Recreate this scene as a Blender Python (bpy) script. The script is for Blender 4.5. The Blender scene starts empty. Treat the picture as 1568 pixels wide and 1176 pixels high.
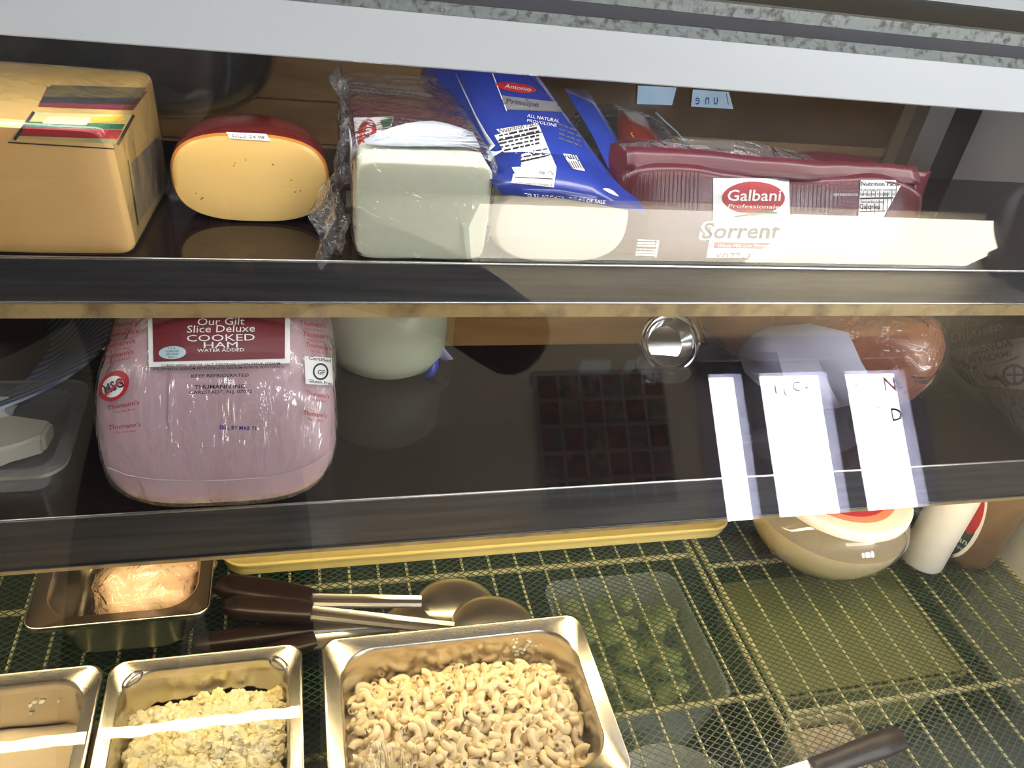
import bpy, bmesh, math, random
from mathutils import Vector, Matrix, noise
from mathutils.bvhtree import BVHTree
random.seed(7)
SC = bpy.context.scene
COL = SC.collection
R = math.radians

# ------------------------------------------------------------------ camera
YAW, PITCH, ROLL, FPX = R(18.0), R(34.1), R(8.9), 1240.0
CAM = Vector((0, 0, .74))
_cy, _sy, _cp, _sp = math.cos(YAW), math.sin(YAW), math.cos(PITCH), math.sin(PITCH)
FWD = Vector((_sy*_cp, _cy*_cp, -_sp))
_r = Vector((_cy, -_sy, 0)); _u = _r.cross(FWD)
RT = math.cos(ROLL)*_r + math.sin(ROLL)*_u
UP = -math.sin(ROLL)*_r + math.cos(ROLL)*_u
cd = bpy.data.cameras.new('camera'); cam = bpy.data.objects.new('camera', cd); COL.objects.link(cam)
cd.sensor_width = 36; cd.lens = 36*FPX/1568; cd.clip_start = .01
cam.matrix_world = Matrix(((RT.x, UP.x, -FWD.x, CAM.x), (RT.y, UP.y, -FWD.y, CAM.y), (RT.z, UP.z, -FWD.z, CAM.z), (0, 0, 0, 1)))
SC.camera = cam
SC.view_settings.view_transform = 'Standard'; SC.view_settings.look = 'None'
SC.view_settings.gamma = 1; SC.view_settings.use_curve_mapping = False
SC.view_settings.exposure = 0.0

# ------------------------------------------------------------------ light
w = bpy.data.worlds.new('world'); SC.world = w; w.use_nodes = True
w.node_tree.nodes['Background'].inputs[0].default_value = (.55, .65, .8, 1)
w.node_tree.nodes['Background'].inputs[1].default_value = .6
WINDOW_E = 26.0        # daylight in the panes
SHOP_LIGHT_E = 13.0    # fluorescent light box high on the opposite wall
TOP_TUBE_E = 15.0       # fluorescent tube under the case canopy
LOW_TUBE_E = 46.0      # warm tube under the lower shelf
MID_TUBE_E = 1.2       # tube under the upper shelf
SIDE_WINDOW_E = 4.0

def ray(x, y):
    return ((x-784)*RT + (588-y)*UP + FPX*FWD).normalized()
def PZ(x, y, z):
    d = ray(x, y); return CAM + d*((z-CAM.z)/d.z)
def PY(x, y, Y):
    d = ray(x, y); return CAM + d*(Y/d.y)

# ------------------------------------------------------------------ materials
def new_mat(name):
    m = bpy.data.materials.new(name); m.use_nodes = True
    nt = m.node_tree; return m, nt, nt.nodes, nt.links
def mat(name, col, rough=.5, metal=0, spec=.5, var=None, vscale=20, bump=0, bscale=60, sss=0, stretch=(1, 1, 1), emit=0, coat=0, detail=4, thr=None, ssscol=None):
    m, nt, N, L = new_mat(name)
    b = N['Principled BSDF']
    b.inputs['Base Color'].default_value = (*col, 1)
    b.inputs['Roughness'].default_value = rough
    b.inputs['Metallic'].default_value = metal
    b.inputs['Specular IOR Level'].default_value = spec
    if coat: b.inputs['Coat Weight'].default_value = coat; b.inputs['Coat Roughness'].default_value = .08
    if sss:
        b.inputs['Subsurface Weight'].default_value = sss
        b.inputs['Subsurface Radius'].default_value = (.012, .008, .004)
        b.inputs['Subsurface Scale'].default_value = 1
    if emit:
        b.inputs['Emission Color'].default_value = (*col, 1); b.inputs['Emission Strength'].default_value = emit
    if var is not None or bump:
        tc = N.new('ShaderNodeTexCoord'); mp = N.new('ShaderNodeMapping'); mp.inputs['Scale'].default_value = stretch
        L.new(tc.outputs['Object'], mp.inputs['Vector'])
    if var is not None:
        n = N.new('ShaderNodeTexNoise'); n.inputs['Scale'].default_value = vscale; n.inputs['Detail'].default_value = detail
        L.new(mp.outputs[0], n.inputs['Vector'])
        cr = N.new('ShaderNodeValToRGB')
        lo, hi = thr or (.35, .65)
        cr.color_ramp.elements[0].position = lo; cr.color_ramp.elements[1].position = hi
        cr.color_ramp.elements[0].color = (*col, 1); cr.color_ramp.elements[1].color = (*var, 1)
        L.new(n.outputs['Fac'], cr.inputs[0]); L.new(cr.outputs[0], b.inputs['Base Color'])
    if bump:
        n2 = N.new('ShaderNodeTexNoise'); n2.inputs['Scale'].default_value = bscale; n2.inputs['Detail'].default_value = 3
        L.new(mp.outputs[0], n2.inputs['Vector'])
        bp = N.new('ShaderNodeBump'); bp.inputs['Strength'].default_value = bump; bp.inputs['Distance'].default_value = .002
        L.new(n2.outputs['Fac'], bp.inputs['Height']); L.new(bp.outputs[0], b.inputs['Normal'])
    return m
def film(name, tint=(.9, .93, 1), haze=.05, rough=.12, bscale=25, bump=.9, boost=1.6, stretch=(1, 1, 1), glossmin=.02):
    """clear plastic: transparent with sharp fresnel reflections on a crumpled normal"""
    m, nt, N, L = new_mat(name)
    for n in list(N):
        if n.type == 'BSDF_PRINCIPLED': N.remove(n)
    out = [n for n in N if n.type == 'OUTPUT_MATERIAL'][0]
    tr = N.new('ShaderNodeBsdfTransparent'); tr.inputs[0].default_value = (.97, .97, .97, 1)
    gl = N.new('ShaderNodeBsdfGlossy'); gl.inputs['Roughness'].default_value = rough
    df = N.new('ShaderNodeBsdfDiffuse'); df.inputs[0].default_value = (*tint, 1)
    ge = N.new('ShaderNodeNewGeometry'); dt = N.new('ShaderNodeVectorMath'); dt.operation = 'DOT_PRODUCT'
    L.new(ge.outputs['Incoming'], dt.inputs[1]); L.new(ge.outputs['Normal'], dt.inputs[0])
    def mth(op, a, b=None, cl=False):
        q = N.new('ShaderNodeMath'); q.operation = op; q.use_clamp = cl
        for i, v in enumerate((a, b)):
            if v is None: continue
            if isinstance(v, (int, float)): q.inputs[i].default_value = v
            else: L.new(v, q.inputs[i])
        return q.outputs[0]
    # reflectance of a pane at its viewing angle (same from both sides)
    f5 = mth('POWER', mth('SUBTRACT', 1.0, mth('ABSOLUTE', dt.outputs['Value']), True), 5.0)
    mu_out = mth('ADD', mth('MULTIPLY', mth('ADD', mth('MULTIPLY', f5, .96), .04), boost), glossmin, True)
    mx = N.new('ShaderNodeMixShader'); m2 = N.new('ShaderNodeMixShader'); m2.inputs[0].default_value = haze
    L.new(mu_out, mx.inputs[0])
    L.new(tr.outputs[0], m2.inputs[1]); L.new(df.outputs[0], m2.inputs[2])
    L.new(m2.outputs[0], mx.inputs[1]); L.new(gl.outputs[0], mx.inputs[2]); L.new(mx.outputs[0], out.inputs[0])
    if bump:
        tc = N.new('ShaderNodeTexCoord'); mp = N.new('ShaderNodeMapping'); mp.inputs['Scale'].default_value = stretch
        n = N.new('ShaderNodeTexNoise'); n.inputs['Scale'].default_value = bscale; n.inputs['Detail'].default_value = 3; n.inputs['Distortion'].default_value = 1.2
        bp = N.new('ShaderNodeBump'); bp.inputs['Strength'].default_value = bump; bp.inputs['Distance'].default_value = .012
        L.new(tc.outputs['Object'], mp.inputs[0]); L.new(mp.outputs[0], n.inputs['Vector']); L.new(n.outputs['Fac'], bp.inputs['Height'])
        L.new(bp.outputs[0], gl.inputs['Normal']); L.new(bp.outputs[0], dt.inputs[0])
    return m
def emis(name, col, s):
    m, nt, N, L = new_mat(name)
    b = N['Principled BSDF']; b.inputs['Base Color'].default_value = (*col, 1)
    b.inputs['Emission Color'].default_value = (*col, 1); b.inputs['Emission Strength'].default_value = s
    return m
def flat(name, col, rough=.45): return mat(name, col, rough)

M = {}
M['white_enamel'] = mat('white_enamel', (.62, .66, .71), .35)
M['speckle'] = mat('worn_speckled_metal', (.24, .27, .27), .5, .2, var=(.09, .085, .08), vscale=170, bump=.5, bscale=200, thr=(.5, .68))
M['grey_metal'] = mat('grey_metal', (.13, .13, .15), .4, .2)
M['dark_top'] = mat('dark_top', (.016, .014, .013), .5, 0, .12)
M['shelf_dark'] = mat('dark_glossy_shelf', (.014, .008, .008), .06, 0, .5)
M['lip'] = mat('dark_brushed_lip', (.06, .062, .072), .28, .75, var=(.10, .10, .11), vscale=8, stretch=(1, 20, 20))
M['lip_edge'] = mat('bright_edge', (.62, .62, .62), .2, .9)
M['strip'] = mat('lit_lens_strip', (.42, .30, .13), .5, 0, var=(.13, .08, .035), vscale=45, bump=.3, bscale=120, thr=(.45, .75))  # orange puts the lamp-lit look of the lens edge into the colour
M['steel'] = mat('stainless_steel', (.56, .53, .49), .24, 1, bump=.03, bscale=30, stretch=(1, 1, 8))
M['steel_brushed'] = mat('brushed_steel', (.55, .55, .56), .36, 1, bump=.1, bscale=200, stretch=(1, 30, 30))
M['tan'] = mat('tan_board', (.30, .195, .10), .45, var=(.20, .125, .063), vscale=6, stretch=(1, 1, 7))
M['brown_glass'] = mat('brown_door_glass', (.052, .034, .02), .1, var=(.11, .065, .033), vscale=3, stretch=(1, 1, 2))
M['black'] = mat('black_plastic', (.010, .010, .011), .35)
M['white_wall'] = mat('end_panel', (.74, .75, .82), .35, 0, var=(.54, .55, .62), vscale=3)
M['cream_wire'] = mat('cream_coated_wire', (.62, .55, .30), .4)
M['green_mesh'] = mat('green_plastic_mesh', (.025, .070, .035), .38)
M['ink'] = flat('black_ink', (.018, .016, .02)); M['white_ink'] = flat('white_ink', (.8, .8, .82)); M['red_ink'] = flat('red_ink', (.42, .015, .025))
M['maroon_ink'] = flat('maroon_ink', (.14, .01, .02)); M['green_ink'] = flat('green_ink', (.01, .12, .05)); M['yellow_ink'] = flat('yellow_ink', (.75, .42, .03))
M['blue_ink'] = flat('blue_ink', (.02, .03, .28)); M['grey_ink'] = flat('grey_ink', (.12, .12, .14)); M['pink_ink'] = flat('dull_red_ink', (.33, .05, .09))
M['film'] = film('cling_film', haze=.02, bump=.9, bscale=26, boost=1.5, glossmin=.0, rough=.09)
M['film_soft'] = film('stretched_film', haze=.015, bump=.22, bscale=12, boost=1.0, glossmin=0, rough=.1)
M['film_heavy'] = film('crumpled_film', haze=.05, bump=1, bscale=50, boost=1.8, glossmin=.0)

# ------------------------------------------------------------------ builders
def thing(name, label, cat, loc, group=None):
    o = bpy.data.objects.new(name, None); COL.objects.link(o); o.empty_display_size = .02
    o.location = loc; o['label'] = label; o['category'] = cat
    if group: o['group'] = group
    return o
def tag(o, label, cat, group=None, kind=None):
    o['label'] = label; o['category'] = cat
    if group: o['group'] = group
    if kind: o['kind'] = kind
    return o
def base_of(o):
    v = Vector((0, 0, 0)); p = o
    while p is not None:
        v += Vector(p.location); p = p.parent
    return v
class MB:
    def __init__(s): s.v = []; s.f = []; s.m = []
    def add(s, vs, fs, mi=0):
        k = len(s.v); s.v += [Vector(v) for v in vs]; s.f += [tuple(i+k for i in f) for f in fs]; s.m += [mi]*len(fs)
    def box(s, a, b, mi=0, bev=0):
        (x0, y0, z0), (x1, y1, z1) = a, b
        if bev:
            r = bev; bm = bmesh.new(); bmesh.ops.create_cube(bm, size=1)
            for v in bm.verts: v.co = Vector(((x0+x1)/2+v.co.x*(x1-x0), (y0+y1)/2+v.co.y*(y1-y0), (z0+z1)/2+v.co.z*(z1-z0)))
            bmesh.ops.bevel(bm, geom=bm.edges[:]+bm.verts[:], offset=r, segments=2, affect='EDGES', profile=.5)
            s.bm(bm, mi); return s
        s.add([(x0,y0,z0),(x1,y0,z0),(x1,y1,z0),(x0,y1,z0),(x0,y0,z1),(x1,y0,z1),(x1,y1,z1),(x0,y1,z1)],
              [(0,3,2,1),(4,5,6,7),(0,1,5,4),(1,2,6,5),(2,3,7,6),(3,0,4,7)], mi); return s
    def bm(s, bm, mi=0):
        bm.verts.ensure_lookup_table(); bm.verts.index_update()
        s.add([v.co.copy() for v in bm.verts], [tuple(v.index for v in f.verts) for f in bm.faces], mi); bm.free()
    def loops(s, loops, mi=0, cap0=True, cap1=True, closed=True, mis=None):
        n = len(loops[0]); vs = [p for l in loops for p in l]; 
        for i in range(len(loops)-1):
            fs = []
            for j in range(n if closed else n-1):
                a = i*n+j; b = i*n+(j+1) % n
                fs.append((a, b, b+n, a+n))
            if i == 0: k = len(s.v); s.v += [Vector(v) for v in vs]
            s.f += [tuple(q+k for q in f) for f in fs]; s.m += [(mis[i] if mis else mi)]*len(fs)
        if cap0: s.f.append(tuple(k+j for j in range(n))[::-1]); s.m.append(mis[0] if mis else mi)
        if cap1: s.f.append(tuple(k+(len(loops)-1)*n+j for j in range(n))); s.m.append(mis[-1] if mis else mi)
        return s
    def tube(s, path, r, n=8, mi=0, cap=True, flat=1.0, up=Vector((0, 0, 1))):
        path = [Vector(p) for p in path]; L = []
        rs = r if isinstance(r, (list, tuple)) else [r]*len(path)
        for i, p in enumerate(path):
            t = (path[min(i+1, len(path)-1)]-path[max(i-1, 0)]).normalized()
            a = t.cross(up)
            if a.length < 1e-4: a = t.cross(Vector((1, 0, 0)))
            a.normalize(); b = a.cross(t).normalized()
            L.append([p+(a*math.cos(2*math.pi*j/n)+b*math.sin(2*math.pi*j/n)*flat)*rs[i] for j in range(n)])
        return s.loops(L, mi, cap, cap)
    def lathe(s, prof, c=(0, 0, 0), axis=Vector((0, 0, 1)), n=40, mi=0, mis=None, cap0=False, cap1=False, fn=None):
        axis = Vector(axis).normalized(); c = Vector(c)
        a = axis.cross(Vector((0, 1, 0))); 
        if a.length < .1: a = axis.cross(Vector((1, 0, 0)))
        a.normalize(); b = axis.cross(a)
        L = []
        for r, h in prof:
            ring = [c+axis*h+(a*math.cos(2*math.pi*j/n)+b*math.sin(2*math.pi*j/n))*max(r, 1e-5) for j in range(n)]
            if fn: ring = [fn(p) for p in ring]
            L.append(ring)
        return s.loops(L, mi, cap0, cap1, mis=mis)
    def grid(s, pts, mi=0):
        nu, nv = len(pts), len(pts[0]); k = len(s.v)
        s.v += [Vector(p) for r_ in pts for p in r_]
        for i in range(nu-1):
            for j in range(nv-1):
                a = k+i*nv+j; s.f.append((a, a+1, a+1+nv, a+nv)); s.m.append(mi)
        return s
    def warp(s, fn): s.v = [Vector(fn(v)) for v in s.v]; return s
    def bvh(s): return BVHTree.FromPolygons([tuple(v) for v in s.v], s.f)
    def build(s, name, mats, parent=None, smooth=True, solid=0, sub=0, angle=None):
        if not isinstance(mats, (list, tuple)): mats = [mats]
        off = base_of(parent) if parent is not None else Vector((0, 0, 0))
        me = bpy.data.meshes.new(name); me.from_pydata([tuple(v-off) for v in s.v], [], s.f)
        for mm in mats: me.materials.append(mm)
        for p, mi in zip(me.polygons, s.m): p.material_index = min(mi, len(mats)-1); p.use_smooth = smooth
        me.update()
        bm = bmesh.new(); bm.from_mesh(me); bmesh.ops.recalc_face_normals(bm, faces=bm.faces[:]); 
        if smooth:
            for e in bm.edges:
                if len(e.link_faces) == 2 and e.calc_face_angle(0) > R(angle or 50): e.smooth = False
        bm.to_mesh(me); bm.free()
        o = bpy.data.objects.new(name, me); COL.objects.link(o)
        if parent is not None: o.parent = parent
        if solid: md = o.modifiers.new('solid', 'SOLIDIFY'); md.thickness = solid; md.offset = 0
        if sub: md = o.modifiers.new('sub', 'SUBSURF'); md.levels = sub; md.render_levels = sub
        return o
def struct(name, mb, m, parent=None, **k):
    o = mb.build(name, m, parent, **k)
    if parent is None: o['kind'] = 'structure'
    return o
def recenter(o):
    """put a top-level mesh's origin at its base centre"""
    me = o.data; xs = [v.co for v in me.vertices]
    c = Vector(((min(v.x for v in xs)+max(v.x for v in xs))/2, (min(v.y for v in xs)+max(v.y for v in xs))/2, min(v.z for v in xs)))
    for v in me.vertices: v.co -= c
    o.location = Vector(o.location)+c; return o
def nz(p, s, a, seed=0):
    q = Vector(p)*s+Vector((seed*7.3, seed*3.1, seed*1.7)); return Vector(p)+noise.noise_vector(q)*a
def sect(a, b, n=4, k=48, cx=0, cz=0, zmin=None):
    out = []
    for j in range(k):
        t = 2*math.pi*j/k; c, s_ = math.cos(t), math.sin(t)
        out.append((cx+a*math.copysign(abs(c)**(2/n), c), cz+b*math.copysign(abs(s_)**(2/n), s_)))
    return out
def loaf(mb, c, W, L, H, n=6, prof=None, rotz=0, k=56, mis=None, jitter=0, seed=0, tilt=0, lean=0):
    """body lying on z=c.z, front at -Y; prof = list of (scale, t in 0..1 along the length)"""
    prof = prof or [(0, 0), (.5, 0), (.93, 0), (.98, .01), (1, .04), (1, .3), (1, .6), (1, .96), (.97, .99), (.9, 1), (.5, 1), (0, 1)]
    rot = Matrix.Rotation(rotz, 3, 'Z') @ Matrix.Rotation(tilt, 3, 'X'); loops = []
    for s, t in prof:
        s = max(s, .002)
        ring = []
        for (x, z) in sect(W/2, H/2, n, k):
            p = Vector((x*s, t*L-L/2, z*s)); p.y += lean*(z*s+H/2)
            p = rot @ p
            p += Vector((c[0], c[1], c[2]+H/2))
            if jitter: p = nz(p, 25, jitter, seed)
            p.z = max(p.z, c[2]); ring.append(p)
        loops.append(ring)
    return mb.loops(loops, 0, True, True, mis=mis)
def rr(cx, cy, w, d, r, z, n=7):
    out = []
    for (sx, sy, a0) in ((1, 1, 0), (-1, 1, 90), (-1, -1, 180), (1, -1, 270)):
        for i in range(n):
            a = R(a0+90*i/(n-1)); out.append(Vector((cx+sx*(w/2-r)+r*math.cos(a), cy+sy*(d/2-r)+r*math.sin(a), z)))
    return out

# ------------------------------------------------------------------ printing on surfaces
def text_geo(s, bold=0.0, spacing=1.0):
    cu = bpy.data.curves.new('t', 'FONT'); cu.body = s; cu.offset = bold; cu.resolution_u = 2; cu.space_character = spacing
    o = bpy.data.objects.new('t', cu); COL.objects.link(o)
    dg = bpy.context.evaluated_depsgraph_get(); me = bpy.data.meshes.new_from_object(o.evaluated_get(dg))
    vs = [v.co.copy() for v in me.vertices]; fs = [tuple(p.vertices) for p in me.polygons]
    bpy.data.objects.remove(o); bpy.data.curves.remove(cu); bpy.data.meshes.remove(me)
    return vs, fs
class Print:
    """marks printed on a body: laid out over the face that is seen and dropped onto the surface"""
    def __init__(s, bvh): s.b = bvh; s.mb = MB(); s.mats = []; s.layer = 1
    def mi(s, m):
        if m not in s.mats: s.mats.append(m)
        return s.mats.index(m)
    def hit(s, x, y, lift):
        d = ray(x, y); h = s.b.ray_cast(CAM, d)
        return None if h[0] is None else h[0]-d*lift
    def _emit(s, pts, fs, m, layer):
        lift = .0008+.0004*layer; P = [s.hit(x, y, lift) for x, y in pts]
        ok = []
        for f in fs:
            if any(P[i] is None for i in f): continue
            q = [P[i] for i in f]
            if max((q[i]-q[i-1]).length for i in range(len(q))) > .03 : continue
            ok.append(f)
        used = sorted({i for f in ok for i in f}); mp = {i: k for k, i in enumerate(used)}
        s.mb.add([P[i] for i in used], [tuple(mp[i] for i in f) for f in ok], s.mi(m))
    def quad(s, c, m, layer=0, n=26, k=16):
        """c: four corners tl, tr, br, bl"""
        pts = []; fs = []
        for j in range(k+1):
            for i in range(n+1):
                u, v = i/n, j/k
                a = [c[0][q]*(1-u)+c[1][q]*u for q in (0, 1)]; b = [c[3][q]*(1-u)+c[2][q]*u for q in (0, 1)]
                pts.append((a[0]*(1-v)+b[0]*v, a[1]*(1-v)+b[1]*v))
        for j in range(k):
            for i in range(n):
                a = j*(n+1)+i; fs.append((a, a+1, a+n+2, a+n+1))
        s._emit(pts, fs, m, layer)
    def ell(s, cx, cy, rx, ry, m, layer=0, ang=0, hole=0, a0=0, a1=360):
        pts = []; fs = []; na = 32; nr = 4; ca, sa = math.cos(R(ang)), math.sin(R(ang))
        for i in range(na+1):
            t = R(a0+(a1-a0)*i/na)
            for j in range(nr+1):
                q = hole+(1-hole)*j/nr; X, Y = rx*q*math.cos(t), ry*q*math.sin(t)
                pts.append((cx+X*ca-Y*sa, cy+X*sa+Y*ca))
        for i in range(na):
            for j in range(nr):
                a = i*(nr+1)+j; fs.append((a, a+1, a+nr+2, a+nr+1))
        s._emit(pts, fs, m, layer)
    def line(s, p, q, wd, m, layer=0):
        dx, dy = q[0]-p[0], q[1]-p[1]; l = math.hypot(dx, dy); nx, ny = -dy/l*wd/2, dx/l*wd/2
        s.quad([(p[0]-nx, p[1]-ny), (q[0]-nx, q[1]-ny), (q[0]+nx, q[1]+ny), (p[0]+nx, p[1]+ny)], m, layer, max(2, int(l/10)), 1)
    def text(s, t, x, y, h, m, ang=0, w=None, shear=0, bold=0.0, layer=1, arc=0):
        """x,y = centre of the writing, h = cap height in px, w = total width in px; ang clockwise degrees"""
        vs, fs = text_geo(t, bold)
        if not vs: return
        x0, x1 = min(v.x for v in vs), max(v.x for v in vs); y0, y1 = 0, .7
        sy = h/.7; sx = (w/(x1-x0)) if w else sy
        ca, sa = math.cos(R(ang)), math.sin(R(ang)); pts = []
        for v in vs:
            X = (v.x-(x0+x1)/2)*sx+shear*(v.y)*sy; Y = -(v.y-.35)*sy
            Y += arc*(X/(.5*(x1-x0)*sx))**2
            pts.append((x+X*ca-Y*sa, y+X*sa+Y*ca))
        s._emit(pts, fs, m, layer)
    def scribble(s, x0, y0, x1, rows, dy, h, m, ang=0, layer=1, seed=1):
        """rows of fine print as short dashes"""
        rnd = random.Random(seed); ta = math.tan(R(ang))
        for r_ in range(rows):
            x = x0
            while x < x1:
                l = rnd.uniform(4, 13); xe = min(x+l, x1)
                if xe-x > 1.5: s.line((x, y0+r_*dy+(x-x0)*ta), (xe, y0+r_*dy+(xe-x0)*ta), h*rnd.uniform(.7, 1), m, layer)
                x = xe+rnd.uniform(1.5, 3)
    def done(s, name, parent, label=None):
        o = s.mb.build(name, s.mats, parent, smooth=False)
        if label: o['label'] = label
        return o

# ================================================================== THE SHOP ROOM BEHIND THE CUSTOMER
FZ, CZ, WY = -.45, 2.35, -2.0
m_floor = mat('floor_tile', (.42, .40, .38), .4, var=(.34, .32, .30), vscale=5)
m_wall = mat('beige_wall', (.78, .70, .56), .7, var=(.72, .64, .50), vscale=4)
m_ceil, _nt, _N, _L = new_mat('ceiling_tiles')
_b = _N.new('ShaderNodeTexBrick'); _b.offset = 0; _b.inputs['Scale'].default_value = 1.0; _b.inputs['Brick Width'].default_value = .6; _b.inputs['Row Height'].default_value = .6
_b.inputs['Mortar Size'].default_value = .012; _b.inputs['Color1'].default_value = (.13, .12, .12, 1); _b.inputs['Color2'].default_value = (.11, .105, .105, 1); _b.inputs['Mortar'].default_value = (.02, .02, .02, 1)
_t = _N.new('ShaderNodeTexCoord'); _L.new(_t.outputs['Object'], _b.inputs['Vector']); _L.new(_b.outputs[0], _N['Principled BSDF'].inputs['Base Color'])
_N['Principled BSDF'].inputs['Roughness'].default_value = .8
X0, X1, YB = -2.2, 4.2, 2.2
struct('floor', MB().box((X0, WY, FZ-.1), (X1, YB, FZ)), m_floor, smooth=False)
struct('ceiling', MB().box((X0, WY, CZ), (X1, YB, CZ+.1)), m_ceil, smooth=False)
struct('wall_left', MB().box((X0-.1, WY, FZ), (X0, YB, CZ)), m_wall, smooth=False)
struct('wall_right', MB().box((X1, WY, FZ), (X1+.1, YB, CZ)), m_wall, smooth=False)
struct('wall_back', MB().box((X0, YB, FZ), (X1, YB+.1, CZ)), m_wall, smooth=False)
# street wall with an opening for the three-pane window
wx0, wx1, wz0, wz1 = 1.60, 2.72, .33, 1.02
mb = MB(); mb.box((X0, WY-.12, FZ), (wx0, WY, CZ)); mb.box((wx1, WY-.12, FZ), (X1, WY, CZ)); mb.box((wx0, WY-.12, FZ), (wx1, WY, wz0)); mb.box((wx0, WY-.12, wz1), (wx1, WY, CZ))
struct('wall_front', mb, m_wall, smooth=False)
m_frame = mat('violet_grey_window_frame', (.50, .48, .62), .5)
m_day = emis('bright_daylight_pane', (.93, .97, 1.0), WINDOW_E)
win = bpy.data.objects.new('window_1', None); COL.objects.link(win); win.location = ((wx0+wx1)/2, WY, wz0); win['kind'] = 'structure'
mb = MB(); panes = [(1.665, 1.82), (1.905, 2.24), (2.33, 2.64)]
mb.box((wx0, WY-.10, wz0), (wx1, WY+.01, wz0+.04)); mb.box((wx0, WY-.10, wz1-.04), (wx1, WY+.01, wz1))
for a, b in ((wx0, 1.665), (1.82, 1.905), (2.24, 2.33), (2.64, wx1)): mb.box((a, WY-.10, wz0+.04), (b, WY+.01, wz1-.04))
mb.build('window_frame', m_frame, win, smooth=False)
for a, b in panes: MB().box((a, WY-.07, wz0+.04), (b, WY-.06, wz1-.04)).build('pane', m_day, win, smooth=False)
mb = MB().box((wx0-.02, WY+.011, 1.03), (wx1-.05, WY+.05, 1.13)); o = mb.build('window_valance', mat('lavender_valance', (.42, .40, .50), .7, var=(.22, .2, .28), vscale=7), win, smooth=False)
# lettering on the panes, read from the street
mb = MB()
for s_, x, z, sz in (('C -', 2.10, .91, .09), ('1 (', 2.0, .90, .09), (": ;", 2.22, .88, .08), ('N', 2.57, .90, .13), ('D', 2.58, .76, .12), ('- .', 2.42, .92, .08), (':', 2.52, .82, .09)):
    vs, fs = text_geo(s_, .01)
    mb.add([(x+v.x*sz*.7, WY-.055, z+v.y*sz*.7) for v in vs], fs)
mb.build('window_lettering', M['ink'], win, smooth=False)
struct('trim_2', MB().box((X0, WY+.001, 1.76), (X1, WY+.02, CZ)), mat('dark_added_panel', (.035, .03, .028), .6), smooth=False)  # dark panel added to keep the upper wall dark in the glass
# pictures pinned on a board
pb = thing('picture_board', 'grey board of small portrait pictures on the wall beside the window', 'picture board', (1.18, WY, .48))
MB().box((.90, WY+.001, .46), (1.46, WY+.012, 1.01)).build('board', mat('board_grey', (.36, .36, .34), .6), pb, smooth=False)
pm = [mat('picture_%s' % n_, c, .5, var=c2, vscale=22, thr=(.4, .6)) for n_, c, c2 in (('brown', (.20, .08, .06), (.03, .03, .04)), ('green', (.03, .10, .08), (.3, .16, .12)), ('dark', (.02, .02, .03), (.25, .22, .2)), ('teal', (.08, .22, .22), (.2, .05, .05)))]
for r_ in range(5):
    for c_ in range(6):
        x = .915+c_*.091; z = .475+r_*.106
        MB().box((x, WY+.012, z), (x+.078, WY+.016, z+.088)).build('picture', random.choice(pm), pb, smooth=False)
# ceiling-height light box
lb = thing('fluorescent_light_box', 'long cream fluorescent light box high on the wall above the window', 'light', (1.8, WY, 1.45))
MB().box((.66, WY+.001, 1.46), (3.14, WY+.03, 1.62)).build('housing', M['white_enamel'], lb, smooth=False)
for q, e_ in (([(.68, 1.475), (1.90, 1.475), (2.02, 1.605), (.68, 1.605)], .65), ([(1.905, 1.475), (3.08, 1.475), (3.08, 1.605), (2.025, 1.605)], 1.35)):
    MB().loops([[(x, y_, z) for x, z in q] for y_ in (WY+.03, WY+.25)]).build('diffuser', emis('cream_diffuser', (1, .93, .76), SHOP_LIGHT_E*e_), lb, smooth=False)  # glowing body made deep to throw light down the wall
sp = thing('wall_speaker', 'round black loudspeaker hanging at the right end of the light box', 'speaker', (3.36, WY, 1.35))
MB().lathe([(.0, -.168), (.10, -.168), (.10, 0), (.24, 0), (.26, .03), (.26, .14), (.23, .17), (.20, .16), (.0, .13)], (3.30, WY+.17, 1.52), (0, 1, 0)).build('cabinet', M['black'], sp)
# plants on the window sill
def plant(x, z, n_, name, label):
    t = thing(name, label, 'plant', (x, WY+.07, z-.10))
    MB().lathe([(0, 0), (.035, 0), (.045, .08), (.04, .08), (.035, .07), (0, .07)], (x, WY+.07, z-.10)).build('pot', mat('terracotta', (.3, .13, .07), .7), t)
    mb = MB(); rnd = random.Random(int(x*100))
    for i in range(n_):
        a = rnd.uniform(0, 6.28); el = rnd.uniform(.2, 1.4); l = rnd.uniform(.05, .09)
        d = Vector((math.cos(a)*math.cos(el), math.sin(a)*math.cos(el)*.4, math.sin(el))); s_ = d.cross(Vector((0, 0, 1))).normalized()*l*.18
        p = Vector((x, WY+.07, z-.03)); mb.add([p, p+d*l*.5+s_, p+d*l, p+d*l*.5-s_], [(0, 1, 2, 3)])
    mb.build('leaves', mat('dark_leaves', (.01, .03, .012), .5), t)
struct('window_2', MB().box((wx0-.05, WY, wz0-.14), (wx1+.05, WY+.16, wz0-.11)), m_frame, smooth=False).name = 'trim_1'
plant(1.78, wz0, 34, 'potted_plant', 'small leafy plant in a clay pot on the window sill, left pane')
plant(2.08, wz0, 30, 'potted_plant', 'small leafy plant in a clay pot on the window sill, middle pane')
plant(2.48, wz0, 44, 'potted_plant', 'bushy dark plant in a clay pot on the window sill, right pane')

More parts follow.
